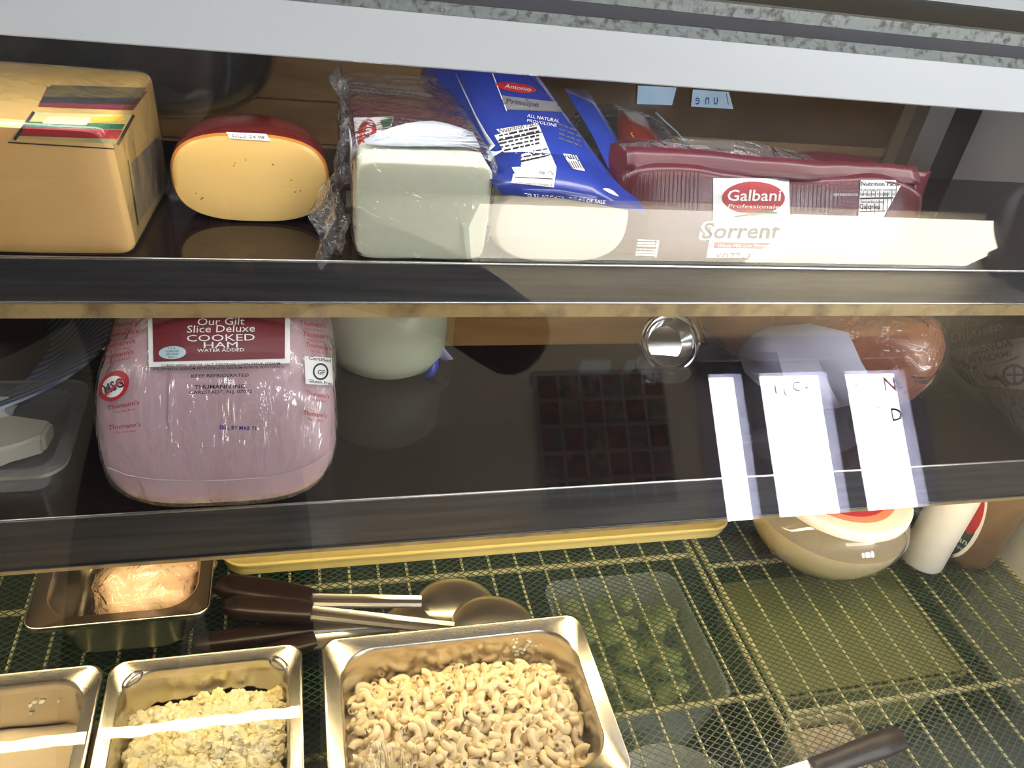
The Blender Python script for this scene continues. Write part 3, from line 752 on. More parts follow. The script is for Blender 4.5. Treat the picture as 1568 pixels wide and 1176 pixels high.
# --- wrapped things at the back right
t = thing('red_meat_pack', 'small glossy red printed pack standing behind the left end of the maroon mozzarella pack', 'meat pack', (.285, .74, ZU))
m_red = mat('red_brown_pack', (.20, .022, .012), .2, bump=.4, bscale=25)
mb, _ = sheet([[(945, 176, .80), (960, 178, .81), (980, 185, .82), (1000, 205, .83)], [(944, 195, .775), (965, 196, .765), (988, 205, .77), (1010, 222, .80)], [(952, 220, .76), (972, 222, .75), (996, 230, .755), (1022, 238, .79)], [(960, 300, .745), (985, 300, .74), (1005, 300, .745), (1030, 300, .77)]], 'front', m_red, t, th=.012)
P = Print(mb.bvh()); P.text('DELI', 976, 215, 9, M['yellow_ink'], 65, 30, 0, .01, 18); P.done('lettering', t)
t = thing('black_wrapped_bundle', 'dark bundle in clear film tied with a blue strip behind the maroon mozzarella pack', 'wrapped food', (.40, .87, ZU))
mb = MB().lathe([(.001, 0), (.04, .002), (.052, .010), (.054, .020), (.045, .032), (.03, .040), (.001, .042)], (.360, .865, ZU), n=36, fn=lambda p: nz(p, 25, .004, 3)); mb.warp(lambda v: Vector((.360+(v.x-.360)*1.1, v.y, max(v.z, ZU+.0005)))); mb.build('contents', mat('very_dark_food', (.02, .018, .015), .3), t)
w_ = MB(); w_.v = [v.copy() for v in mb.v]; w_.f = mb.f[:]; w_.m = mb.m[:]; cc = Vector((.360, .865, ZU+.04)); w_.warp(lambda v: nz(cc+(v-cc)*1.08, 50, .004, 4)); w_.warp(lambda v: Vector((v.x, v.y, max(v.z, ZU+.0003)))); w_.build('cling_wrap', M['film_heavy'], t)
MB().tube([PY(1004, 172, .83), PY(1020, 188, .825), PY(1036, 202, .82), PY(1052, 222, .82)], .0022, 6, flat=.5).build('blue_strip', mat('pale_blue_strip', (.25, .42, .50), .3), t)
t = thing('clear_bag', 'crumpled empty clear plastic bag beside the blue wrapper flap', 'bag', (.25, .86, ZU))
mb = MB().lathe([(.001, 0), (.018, .002), (.026, .02), (.020, .035), (.024, .05), (.012, .058), (.001, .06)], (.235, .89, ZU), n=30, fn=lambda p: nz(p, 45, .008, 8)); mb.warp(lambda v: Vector((v.x, v.y, max(v.z, ZU+.0003)))); mb.build('bag_body', M['film_heavy'], t)
# black bulk put in to fill the dark area at the back left
t = thing('dark_filler_bulk', 'large black film-covered bulk put in for the dark area behind the yellow cheeses', 'wrapped food', (-.20, .90, ZU))
mb = boxy(-.42, -.015, .845, .97, ZU+.0005, ZU+.165, 3.2, jit=.003, seed=5, prof=[(0, 0), (.4, 0), (.7, .01), (.85, .05), (.96, .15), (1, .35), (1, .7), (.9, .92), (.6, 1), (0, 1)]); mb.warp(lambda v: Vector((v.x, v.y, max(v.z, ZU+.0005)))); mb.build('loaf', M['black'], t)
w_ = MB(); w_.v = [v.copy() for v in mb.v]; w_.f = mb.f[:]; w_.m = mb.m[:]; cc = Vector((-.22, .905, ZU+.08)); w_.warp(lambda v: nz(cc+(v-cc)*1.015, 30, .002, 4)); w_.warp(lambda v: Vector((v.x, v.y, max(v.z, ZU+.0003)))); w_.build('cling_wrap', M['film_soft'], t)
# two pale patches painted on the rear door as the window's reflection
m_reflection = mat('pale_blue_reflection', (.42, .66, .95), .6, var=(.55, .75, 1.0), vscale=18)
for (c, nm, lab, tx) in (([(977, 131), (1036, 134), (1029, 161), (975, 159)], 'door_reflection', 'blank pale blue window reflection painted as a patch on the brown rear door', None), ([(1061, 137), (1116, 141), (1123, 167), (1058, 163)], 'door_reflection', 'pale blue window reflection painted as a patch with mirrored handwriting on the brown rear door', 'v/ne')):
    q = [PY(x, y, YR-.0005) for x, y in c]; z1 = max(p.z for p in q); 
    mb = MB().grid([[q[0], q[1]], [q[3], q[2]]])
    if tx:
        t = thing(nm, lab, 'painted reflection', tuple(q[3])); mb.build('paper', m_reflection, t, smooth=False, solid=.0004)
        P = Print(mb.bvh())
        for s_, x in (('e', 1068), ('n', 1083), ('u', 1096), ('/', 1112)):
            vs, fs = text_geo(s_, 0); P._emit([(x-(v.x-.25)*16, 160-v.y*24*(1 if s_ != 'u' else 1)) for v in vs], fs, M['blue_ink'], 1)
        P.done('letters', t)
    else: tag(mb.build(nm, m_reflection, smooth=False, solid=.0004), lab, 'painted reflection')
# ================================================================== LOWER SHELF
# --- cooked ham
m_ham = mat('pink_ham', (.60, .42, .47), .28, sss=.2, var=(.54, .34, .37), vscale=26, thr=(.5, .8), bump=.25, bscale=14, stretch=(1.6, 1, .6))
t = thing('cooked_ham', 'large pink cooked ham in printed clear film with a dark red label', 'ham', (-.06, .62, ZL))
hx0, hx1 = -.147, .031
prof = [(0, 0), (.35, .0), (.62, .004), (.78, .018), (.88, .045), (.95, .09), (.99, .16), (1, .25), (1, .45), (1, .65), (.97, .8), (.85, .93), (.5, 1), (0, 1.0)]
mb = MB(); L_ = []
for s_, ty in prof:
    s_ = max(s_, .002)
    L_.append([Vector(((hx0+hx1)/2+(hx1-hx0)*x*(s_**.55), .486+.27*ty+.05*(z*s_+.5)**2, ZL+.066+.132*z*s_)) for x, z in sect(.5, .5, 2.9, 72)])
mb.loops(L_, 0, True, True)
def hm(v):
    v = nz(v, 11, .003, 3); 
    return Vector((v.x, v.y, max(v.z, ZL+.0006)))
mb.warp(hm); mb.build('meat', m_ham, t)
w_ = MB(); w_.v = [v.copy() for v in mb.v]; w_.f = mb.f[:]; w_.m = mb.m[:]; cc = Vector((-.06, .62, ZL+.05))
w_.warp(lambda v: nz(cc+(v-cc)*1.02, 30, .0015, 4)); w_.warp(lambda v: Vector((v.x, v.y, max(v.z, ZL+.0003)))); hb = w_.bvh()
w_.build('printed_film', film('ham_film', haze=.02, bump=.7, bscale=16, stretch=(3, 1, .6), rough=.1, boost=1.8), t)
P = Print(hb)
P.quad([(225, 440), (444, 440), (444, 556), (228, 562)], M['white_ink'], 0, 14, 10)
P.quad([(232, 440), (437, 440), (436, 549), (235, 554)], M['maroon_ink'], 1, 14, 10)
for s_, y, h, w__ in (('Our Gilt', 492, 11, 72), ('Slice Deluxe', 503, 11, 104), ('COOKED', 517, 10, 104), ('HAM', 528, 9, 52), ('WATER ADDED', 536, 5, 72)): P.text(s_, 338, y, h, M['white_ink'], -1, w__, .1 if y < 510 else 0, .0, 2)
P.ell(264, 540, 21, 10, mat('pale_blue_seal', (.4, .55, .62), .4), 2, -3)
for i, s_ in enumerate(('U.S.', 'INSPECTED', 'AND PASSED', 'EST. 1')): P.text(s_, 264, 533+i*4.6, 2.8, M['ink'], -3, 12+8*(i in (1, 2)), 0, 0, 3)
P.text('CURED WITH: WATER, SALT, DEXTROSE, CORN SYRUP, SODIUM', 338, 558, 3.6, M['ink'], -1, 182, 0, .008)
P.text('PHOSPHATES, SODIUM ERYTHORBATE, SODIUM NITRITE, FLAVORINGS.', 336, 563.5, 3.6, M['ink'], -1, 202, 0, .008)
P.text('KEEP REFRIGERATED', 337, 575, 4.6, M['ink'], -1, 88, 0, .012)
P.text('THUMANN INC.', 338, 592, 6, M['ink'], -1, 80, 0, .016); P.text('CARLSTADT, N.J. 07072', 338, 600, 5, M['ink'], -1, 96, 0, .008)
P.text('SELL BY MAR 71', 364, 655, 6, M['blue_ink'], 2, 56, 0, .01)
for x, y, w__, a in ((182, 496, 56, -6), (184, 510, 56, -8), (180, 526, 54, -10), (178, 543, 52, -12), (188, 620, 50, -10), (190, 652, 50, -6)):
    P.text("Thumann's", x, y, 7, M['red_ink'], a, w__, .15, .006); P.text('"The Deli Best"', x+2, y+9, 3, M['red_ink'], a, w__*.7, .1)
for x, y, w__, a in ((480, 496, 40, 6), (484, 513, 40, 7), (488, 530, 40, 9), (487, 604, 36, 10), (483, 634, 36, 8)):
    P.text("Thumann's", x, y, 7, M['red_ink'], a, w__, -.1, .006); P.text('"The Deli Best"', x, y+9, 3, M['red_ink'], a, w__*.7)
P.ell(174, 591, 27, 20, M['red_ink'], 0, -45); P.ell(173, 592, 18, 15, M['white_ink'], 1, -45); P.text('MSG', 173, 591, 14, M['ink'], -24, 32, 0, .03, 2); P.line((160, 606), (190, 578), 4, M['red_ink'], 3)
P.quad([(466, 545), (508, 548), (510, 590), (468, 588)], M['white_ink'], 0); P.text('Certified', 490, 550, 5, M['ink'], 8, 34, 0, .01)
P.ell(491, 569, 12, 13, M['ink'], 1, 0, .78); P.text('GF', 492, 570, 7, M['ink'], 5, 11, 0, .01, 2); P.text('Gluten-Free', 491, 585, 5, M['ink'], 8, 36, 0, .01)
P.done('printing', t)
mb = MB(); path = []
for x, y in ((150, 702), (165, 716), (195, 728), (240, 735), (300, 737), (360, 735), (420, 730), (455, 722), (485, 708), (505, 690)):
    d = ray(x, y); h = hb.ray_cast(CAM, d)
    if h[0] is not None: path.append(h[0]-d*.0008)
mb.tube(path, .0005, 6); mb.build('film_seam', mat('whitish_film_seam', (.50, .42, .46), .2), t)

# --- white cheese drum with a scrap of blue wrapper
t = thing('white_cheese_drum', 'short white cheese drum with a scrap of blue wrapper, behind the ham', 'cheese', (.098, .735, ZL))
mb = MB().lathe([(.0, 0), (.040, 0), (.054, .006), (.0605, .02), (.061, .05), (.059, .076), (.053, .083), (.0, .084)], (.090, .717, ZL+.0003), n=48, fn=lambda p: nz(p, 18, .0018, 6)); mb.warp(lambda v: Vector((v.x, v.y, max(v.z, ZL+.0003))))
mb.build('cheese', mat('greenish_white_cheese', (.48, .52, .38), .35, sss=.2, var=(.43, .47, .34), vscale=12), t)
sheet([[(656, 520, .70), (668, 522, .70), (678, 532, .69)], [(662, 530, .695), (676, 536, .69), (694, 550, .685)], [(658, 538, .695), (668, 548, .69), (682, 552, .688)]], 'blue_wrapper_scrap', mat('pale_violet_film', (.30, .32, .55), .3), t)
sheet([[(662, 540, .69), (672, 545, .69)], [(655, 562, .68), (672, 560, .68)], [(650, 578, .675), (666, 575, .675)]], 'blue_wrapper_scrap', m_blue, t)

# --- steel cup propped towards the glass
t = thing('portion_cup', 'round shiny steel portion cup tilted toward the glass on a clear lid', 'cup', (.405, .70, ZL))
ax = Vector((-.12, -.80, .62)).normalized(); c = PY(1028, 524, .70)
mb = MB().lathe([(.0, -.022), (.020, -.022), (.0215, -.020), (.0265, -.004), (.0275, -.002), (.0305, -.001), (.0325, -.003), (.0345, -.0015), (.036, -.004), (.0345, -.006), (.031, -.0045), (.0285, -.006), (.023, -.024), (.0, -.025)], c, ax, 48); mb.build('cup', mat('polished_steel', (.66, .67, .70), .12, 1), t)
t = thing('plastic_saucer', 'small clear plastic saucer lying under the steel portion cup', 'lid', (.405, .70, ZL))
c = PZ(1016, 560, ZL+.004); mbx = MB().lathe([(.0, .001), (.024, .001), (.026, .003), (.030, .003), (.031, .002), (.030, .0005), (.0, .0002)], (c.x, c.y, ZL), n=40); mbx.build('lid', film('lid_plastic', haze=.05, bump=0, rough=.08, boost=1.3), t)

# --- orange-cased bologna lying across, printed end to the right
m_bol = mat('orange_sausage_casing', (.42, .15, .045), .3, var=(.30, .09, .04), vscale=8)
t = thing('bologna_roll', 'thick orange-cased bologna roll under the window reflection, beside the dark salami', 'sausage', (.56, .66, ZL))
bprof = [(0, 0), (.25, .005), (.55, .02), (.8, .06), (.94, .12), (1, .22), (1.02, .5), (1, .78), (.94, .88), (.8, .95), (.5, .99), (0, 1)]
mb = cyl((.455, .745, ZL+.056), (.665, .595, ZL+.056), .0555, .0555, bprof, fn=lambda p: nz(p, 14, .003, 2)); mb.warp(lambda v: Vector((v.x, v.y, max(v.z, ZL+.0005)))); mb.build('sausage', m_bol, t)
P = Print(mb.bvh())
P.quad([(1396, 577), (1428, 579), (1434, 590), (1400, 590)], m_bol, 0); P.quad([(1394, 576), (1428, 578), (1432, 582), (1398, 579)], M['ink'], 1, 6, 2); P.text('WEBER', 1414, 585, 6, M['ink'], 4, 28, 0, .03)
P.text('ER', 1428, 606, 10, M['ink'], -60, 22, 0, .0); P.text('S', 1414, 655, 8, M['ink'], -40, 12); P.line((1370, 582), (1394, 612), 7, mat('brown_stripe', (.10, .04, .03), .4), 0)
P.ell(1402, 622, 22, 12, mat('pale_patch', (.36, .28, .27), .2), 0, -20)  # pale greyish oval on the casing
P.done('printing', t)
w_ = MB(); w_.v = [v.copy() for v in mb.v]; w_.f = mb.f[:]; w_.m = mb.m[:]; cc = Vector((.56, .67, ZL+.05)); w_.warp(lambda v: nz(cc+(v-cc)*1.04, 35, .003, 4)); w_.warp(lambda v: Vector((v.x, v.y, max(v.z, ZL+.0003)))); w_.build('cling_wrap', M['film'], t)
t = thing('white_wrapping_paper', 'sheet of white wrapping paper draped over the orange bologna roll', 'paper', (.56, .66, ZL+.1))
bolb = mb.bvh()
sheet([[(1150, 512, None), (1180, 500, None), (1240, 496, None), (1300, 510, None)], [(1130, 540, None), (1190, 540, None), (1250, 545, None), (1320, 555, None)], [(1140, 570, None), (1200, 580, None), (1270, 590, None), (1345, 600, None)], [(1160, 590, None), (1215, 610, None), (1290, 630, None), (1372, 650, None)]], 'sheet', mat('lavender_paper', (.42, .42, .55), .5), t, bvh=bolb, lift=.011)
# --- dark genoa salami
m_sal = mat('grey_brown_salami_film', (.13, .12, .11), .2, var=(.08, .075, .075), vscale=12, bump=.4, bscale=25)
t = thing('genoa_salami', 'dark grey film-wrapped genoa salami with a black printed label at the right end', 'salami', (.80, .62, ZL))
mb = cyl((.785, .495, ZL+.068), (.80, .76, ZL+.068), .073, .070, [(0, 0), (.4, .0), (.7, .015), (.9, .05), (.98, .12), (1, .25), (1.02, .5), (1, .8), (.9, .95), (.5, 1), (0, 1)], n=64, fn=lambda p: nz(p, 12, .004, 7))
mb.warp(lambda v: Vector((v.x, v.y, max(v.z, ZL+.0005)))); mb.build('sausage', m_sal, t)
P = Print(mb.bvh())
lg = mat('pale_grey_label', (.20, .20, .21), .35)
P.quad([(1448, 532), (1590, 500), (1600, 600), (1500, 590)], lg, 0, 14, 8); P.quad([(1422, 518), (1580, 478), (1590, 512), (1446, 538)], M['ink'], 1, 14, 6)
P.text('DiLusso', 1494, 508, 14, M['grey_ink'], -14, 80, .2, .01, 2); P.text('GENOA', 1518, 530, 13, M['ink'], -12, 66, 0, .02, 2); P.text('SALAMI', 1522, 546, 9, M['ink'], -12, 52, 0, .012, 2)
P.line((1508, 562), (1560, 548), 1.6, M['ink'], 2); P.ell(1553, 574, 19, 17, M['ink'], 1, 0, .72); P.line((1541, 574), (1566, 574), 4, M['ink'], 1); P.line((1553, 562), (1553, 587), 4, M['ink'], 1)
for i in range(14): P.ell(1473+i*5.2, 555+i*2.6+3*math.sin(i), 5, 3, M['ink'], 1, 25)
P.done('printing', t)
w_ = MB(); w_.v = [v.copy() for v in mb.v]; w_.f = mb.f[:]; w_.m = mb.m[:]; cc = Vector((.805, .64, ZL+.06)); w_.warp(lambda v: nz(cc+(v-cc)*1.03, 30, .003, 5)); w_.warp(lambda v: Vector((v.x, v.y, max(v.z, ZL+.0003)))); w_.build('cling_wrap', M['film_heavy'], t)

# --- clear tray with white cheese at the left
t = thing('clear_tray', 'film-covered clear plastic tray at the left end of the lower shelf', 'tray', (-.26, .57, ZL))
cx, cy = -.285, .575; fm = film('tray_plastic', haze=.12, bump=0, rough=.1, boost=1.6)
MB().loops([rr(cx, cy, .228, .125, .02, ZL+.030), rr(cx, cy, .224, .121, .019, ZL+.032), rr(cx, cy, .205, .102, .016, ZL+.030), rr(cx, cy, .190, .088, .012, ZL+.0015)], 0, False, True).build('tray', fm, t)
MB().loops([rr(cx, cy, .2285, .1255, .02, z) for z in (ZL+.0295, ZL+.0325)], 0, False, False).build('rim', mat('shiny_rim', (.5, .48, .42), .15, .6), t)
MB().loops([rr(cx, cy, .232, .13, .02, ZL+.033), rr(cx, cy, .235, .133, .02, ZL+.02), rr(cx, cy, .228, .126, .02, ZL+.004)], 0, True, False).warp(lambda v: nz(v, 50, .003, 3)).build('cling_wrap', M['film_soft'], t)
m_feta = mat('crumbly_white_cheese', (.66, .62, .50), .6, var=(.58, .55, .46), vscale=30, bump=.6, bscale=60)
mb = MB(); q = [PZ(-60, 700, ZL+.004), PZ(-10, 722, ZL+.004), PZ(72, 695, ZL+.004), PZ(86, 668, ZL+.004), PZ(-60, 650, ZL+.004)]
mb.loops([[p+Vector((0, 0, 0)) for p in q], [p+Vector((0, 0, .018)) for p in q]], 0, True, True)
bm = bmesh.new(); vs = [bm.verts.new(v) for v in mb.v]; [bm.faces.new([vs[i] for i in f]) for f in mb.f]; bmesh.ops.bevel(bm, geom=bm.edges[:], offset=.003, segments=2, affect='EDGES'); bmesh.ops.subdivide_edges(bm, edges=bm.edges[:], cuts=2, use_grid_fill=True)
m2 = MB(); m2.bm(bm); m2.warp(lambda v: nz(v, 60, .0016, 3)); tag(recenter(m2.build('cheese_wedge', m_feta)), 'flat white cheese wedge lying in the clear tray', 'cheese')
def lump(c, r, m, seed, sq=.8, amp=.35, sub=3):
    bm = bmesh.new(); bmesh.ops.create_icosphere(bm, subdivisions=sub, radius=1); m_ = MB()
    for v in bm.verts:
        d = 1+amp*noise.noise(v.co*2.2+Vector((seed*3.1, 0, seed)))+amp*.5*noise.noise(v.co*6+Vector((seed, 5, 0)))
        v.co = Vector(c)+Vector((v.co.x*d*r, v.co.y*d*r, v.co.z*d*r*sq))
    m_.bm(bm); return m_
c = PZ(10, 630, ZL+.02); mb = MB()
for i in range(9):
    q = lump((c.x-.01+random.uniform(-.03, .012), c.y+random.uniform(-.012, .012), ZL+.012+random.uniform(0, .012)), random.uniform(.010, .017), m_feta, i); mb.add(q.v, q.f)
tag(recenter(mb.build('crumbled_cheese', mat('crumbled_curd', (.70, .70, .66), .6, bump=.5, bscale=90))), 'heap of crumbled white cheese at the back of the clear tray', 'cheese', kind='stuff')
t = thing('dessert_plate', 'blue and white striped plate holding dark cake behind the clear tray', 'plate', (-.30, .70, ZL))
m_str, nt, N, L = new_mat('striped_plate'); wv = N.new('ShaderNodeTexWave'); wv.inputs['Scale'].default_value = 38; tc = N.new('ShaderNodeTexCoord'); mp = N.new('ShaderNodeMapping'); mp.inputs['Rotation'].default_value = (0, 0, .9); cr = N.new('ShaderNodeValToRGB'); cr.color_ramp.elements[0].color = (.10, .14, .28, 1); cr.color_ramp.elements[1].color = (.36, .42, .55, 1)
L.new(tc.outputs['Object'], mp.inputs[0]); L.new(mp.outputs[0], wv.inputs['Vector']); L.new(wv.outputs['Fac'], cr.inputs[0]); L.new(cr.outputs[0], N['Principled BSDF'].inputs['Base Color'])
dc = (-.315, .715, ZL+.004)
MB().lathe([(0, 0), (.09, 0), (.10, .004), (.135, .030), (.148, .034), (.149, .032), (.136, .026), (.10, -.001), (.09, -.0035), (0, -.0035)], dc, n=64).build('plate', m_str, t)
t = thing('dark_cake', 'dark brown cake with crumbly white topping on the striped plate', 'cake', (dc[0], dc[1], ZL+.006))
mb = MB().lathe([(0, 0), (.085, 0), (.09, .006), (.09, .04), (.083, .048), (0, .05)], (dc[0], dc[1], ZL+.007), n=48, fn=lambda p: nz(p, 30, .004, 3)); mb.build('cake', mat('dark_brown_cake', (.045, .022, .015), .6, bump=.5, bscale=80), t)
mb = MB()
for i in range(26):
    a = random.uniform(0, 6.28); r_ = random.uniform(0, .07); q = lump((dc[0]+r_*math.cos(a), dc[1]+r_*math.sin(a), ZL+.056), random.uniform(.008, .014), None, i, .5, .4, 2); mb.add(q.v, q.f)
mb.build('white_topping', mat('white_topping', (.7, .68, .58), .7, bump=.6, bscale=100), t)
# ================================================================== DECK: PANS, TOOLS, TUBS
def pan(x0, x1, y0, y1, zr, depth, name, label, notch=True, zoff=0, tiltfn=None, rim_r=.014, inner_r=.026, fl=.011):
    t = thing(name, label, 'pan', ((x0+x1)/2, (y0+y1)/2, zr-depth))
    cx, cy, w_, d_ = (x0+x1)/2, (y0+y1)/2, x1-x0, y1-y0
    L_ = [rr(cx, cy, w_, d_, rim_r, zr-.006, 9), rr(cx, cy, w_, d_, rim_r, zr-.001, 9), rr(cx, cy, w_-.0015, d_-.0015, rim_r, zr, 9), rr(cx, cy, w_-.004, d_-.004, rim_r-.001, zr, 9), rr(cx, cy, w_-.006, d_-.006, rim_r, zr-.0012, 9),
          rr(cx, cy, w_-2*fl, d_-2*fl, inner_r, zr-.0015, 9), rr(cx, cy, w_-2*fl-.003, d_-2*fl-.003, inner_r, zr-.004, 9), rr(cx, cy, w_-2*fl-.006, d_-2*fl-.006, inner_r-.001, zr-.012, 9),
          rr(cx, cy, w_-2*fl-.016, d_-2*fl-.016, inner_r-.002, zr-depth+.012, 9), rr(cx, cy, w_-2*fl-.022, d_-2*fl-.022, inner_r-.004, zr-depth+.004, 9), rr(cx, cy, w_-2*fl-.036, d_-2*fl-.036, inner_r-.01, zr-depth+.001, 9)]
    mb = MB().loops(L_, 0, False, True)
    if tiltfn: mb.warp(tiltfn)
    o = mb.build('pan_body', M['steel'], t, angle=80); md = o.modifiers.new('solid', 'SOLIDIFY'); md.thickness = .0007; md.offset = -1
    if notch:
        for sx in (-1, 1):
            c = Vector((cx+sx*(w_/2-fl-.010), cy+d_/2-fl-.009, zr-.001)); path = []
            for a in range(0, 360, 20): path.append(c+Vector((sx*.010*math.cos(R(a))-sx*.002, .006*math.sin(R(a))*1.2, 0)).xyz if False else c+Matrix.Rotation(-sx*R(45), 3, 'Z')@Vector((.0095*math.cos(R(a)), .005*math.sin(R(a)), 0)))
            MB().tube(path+[path[0]], .0011, 6, cap=False).build('corner_bead', M['steel'], t)
    return t
pan(-.166, -.002, .335, .502, .092, .088, 'steel_pan', 'small square steel pan holding lumpy potato salad')
pan(-.336, -.170, .335, .502, .092, .088, 'steel_pan', 'small steel pan holding smooth cream dressing at the left edge', notch=False)
pan(.016, .272, .330, .503, .092, .088, 'steel_pan', 'wide steel pan full of macaroni salad', notch=False, inner_r=.034, fl=.014)
pan(-.247, -.087, .546, .72, .092, .075, 'steel_pan', 'small steel pan with film-wrapped meat behind the front pans', notch=False, inner_r=.032, fl=.012)
# dressing
m_dress = mat('cream_dressing', (.80, .66, .48), .3, sss=.2, bump=.3, bscale=25)
mb = MB(); rows = []
for i in range(22):
    rows.append([Vector((-.3245+.1445*i/21, .345+.1385*j/21, .034+.020*math.exp(-((i/21-.35)**2+(j/21-.45)**2)*5)+.002*noise.noise(Vector((i*.4, j*.4, 0))))) for j in range(22)])
mb.grid(rows); mb.add([(-.324, .345, .012), (-.182, .345, .012), (-.182, .479, .012), (-.324, .479, .012)], [(0, 1, 2, 3)])
tag(recenter(mb.build('cream_dressing', m_dress)), 'pool of pale cream dressing in the leftmost front pan', 'dressing', kind='stuff')
mb = MB(); rnd = random.Random(3)
for i in range(9):
    p = Vector((-.19+rnd.uniform(-.11, .0), .4845+rnd.uniform(-.0005, .0005), .055+rnd.uniform(0, .02))); q = lump(p, rnd.uniform(.001, .003), None, i, .6, .4, 1); mb.add(q.v, q.f)
tag(recenter(mb.build('dressing_drips', m_feta)), 'small white drips stuck on the wall of the leftmost front pan', 'drips', kind='stuff')
# potato salad
m_pot = mat('potato_salad', (.93, .80, .42), .5, var=(.95, .88, .66), vscale=45, bump=.4, bscale=160)
mb = MB(); rnd = random.Random(11)
def hgt(u, v): return .053+.020*math.exp(-((u-.72)**2*9+(v-.6)**2*6))+.012*math.exp(-((u-.3)**2*14+(v-.5)**2*8))
rows = []
for i in range(60):
    u = i/59; rows.append([Vector((-.152+.136*u, .345+.148*v*(.93), hgt(u, v)+.006*noise.noise(Vector((u*9, v*9, 1)))+.003*noise.noise(Vector((u*28, v*28, 2)))-(.03*max(0, abs(u-.5)-.44)/.06)-(.008*max(0, v-.9)/.1))) for v in [j/59 for j in range(60)]])
mb.grid(rows)
for i in range(650):
    u, v = rnd.random(), rnd.random()
    if v > .985-.12*abs(u-.6) or u < .03 or u > .97: continue
    q = lump((-.150+.132*u, .345+.135*v, hgt(u, v)+rnd.uniform(-.002, .004)), rnd.uniform(.0025, .0075), None, i, .8, .55, 3); mb.add(q.v, q.f)
tag(recenter(mb.build('potato_salad', m_pot)), 'lumpy yellow-white potato salad heaped in the small square pan', 'potato salad', kind='stuff')
# macaroni: a bed that nobody could count and 300 single elbows on top
m_mac = mat('macaroni', (.86, .68, .40), .35, var=(.90, .78, .55), vscale=60, bump=.2, bscale=160)
def mh(u, v): return .050+.022*math.exp(-((u-.55)**2*3+(v-.55)**2*4))-.012*max(0, v-.75)/.25-.008*max(0, abs(u-.5)-.4)/.1
def elbow(r_, tr, sweep):
    m_ = MB(); n_ = 9; path = [Vector((r_*math.cos(R(sweep)*i/(n_-1)), r_*math.sin(R(sweep)*i/(n_-1)), 0)) for i in range(n_)]
    k = 10; L_ = []
    for rad in (tr, tr*.55):
        for i in (range(n_) if rad == tr else range(n_-1, -1, -1)):
            a = R(sweep)*i/(n_-1); o_ = Vector((math.cos(a), math.sin(a), 0))
            L_.append([path[i]+o_*rad*math.cos(2*math.pi*j/k)+Vector((0, 0, rad*math.sin(2*math.pi*j/k))) for j in range(k)])
    L_.append(L_[0]); m_.loops(L_, 0, False, False); cc_ = sum(m_.v, Vector())/len(m_.v); m_.warp(lambda v: v-cc_); return m_
protos = [elbow(.0070, .0036, 170), elbow(.0080, .0035, 140), elbow(.0064, .0034, 200)]
rnd = random.Random(5); n_el = 0; GR = 'macaroni elbows in the wide steel pan'
base = [p.build('macaroni_elbow', m_mac) for p in protos]
for b_ in base: tag(b_, 'single curved cream macaroni elbow in the wide pan of macaroni salad', 'macaroni', GR)
spots = []
cand = [(i, j) for i in range(25) for j in range(15)]
for i, j in cand:
    u, v = (i+.5+rnd.uniform(-.4, .4))/25, (j+.5+rnd.uniform(-.4, .4))/15
    if v > .955-.12*abs(u-.5)*0 or u < .03 or u > .97: continue
    spots.append((u, v))
rnd.shuffle(spots); spots = spots[:300]
for k_, (u, v) in enumerate(spots):
    o = base[k_] if k_ < 3 else base[k_ % 3].copy()
    if k_ >= 3: COL.objects.link(o)
    o.location = (.035+.218*u, .345+.137*v, mh(u, v)+rnd.uniform(.001, .007)); o.rotation_euler = (rnd.uniform(-.9, .9), rnd.uniform(-.9, .9), rnd.uniform(0, 6.28))
mb = MB(); me_v = [p for p in protos]
for i in range(900):
    u, v = rnd.random(), rnd.random()
    if u < .02 or u > .98 or v > .97: continue
    p = me_v[i % 3]; rot = Matrix.Rotation(rnd.uniform(0, 6.28), 3, 'Z') @ Matrix.Rotation(rnd.uniform(-1.2, 1.2), 3, 'X') @ Matrix.Rotation(rnd.uniform(-1.2, 1.2), 3, 'Y')
    c = Vector((.036+.216*u, .346+.136*v, mh(u, v)-rnd.uniform(.001, .008))); mb.add([c+rot@q for q in p.v], p.f)
rows = [[Vector((.034+.220*i/20, .346+.138*j/20, mh(i/20, j/20)-.008)) for j in range(21)] for i in range(21)]; mb.grid(rows)
tag(recenter(mb.build('macaroni_bed', m_mac)), 'bed of creamy macaroni under the topmost elbows in the wide pan', 'macaroni', kind='stuff')
mb = MB()
for i in range(42):
    x = .20+.055*rnd.random(); z = .062+.022*rnd.random(); q = lump((x, .4875-(.09-z)*.15, z), rnd.uniform(.0008, .0024), None, i, .5, .5, 1); mb.add(q.v, q.f)
tag(recenter(mb.build('cheese_crumbs', m_feta)), 'white crumbs smeared on the far wall of the macaroni pan', 'crumbs', kind='stuff')
# film stretched over the front pans
def cover(x0, x1, y0, y1, z, label, m):
    rows = [[Vector((x0+(x1-x0)*i/12, y0+(y1-y0)*j/8, z+.0004*math.sin(i*2.1+j))) for j in range(9)] for i in range(13)]
    o = MB().grid(rows).build('film_cover', m); tag(recenter(o), label, 'plastic film')
fc = film('flat_pan_film', haze=.0, rough=.02, bump=.02, bscale=12, boost=1.6)
cover(-.163, -.005, .338, .478, .0935, 'clear film stretched over the potato salad pan', fc)
cover(-.333, -.173, .338, .478, .0935, 'clear film stretched over the cream dressing pan', fc)
sw = MB()
rows = []
for i in range(9):
    rows.append([nz((.026+.006*i+.004*j, .33+.012*j, .085-.002*j+.004*math.sin(i)), 60, .002, 2) for j in range(7)])
o = MB().grid(rows).build('film_scrap', film('streaky_film', haze=.06, bump=1, bscale=20, stretch=(8, 1, 1), boost=2)); tag(recenter(o), 'streaky scrap of clear film at the left side of the macaroni pan', 'plastic film')
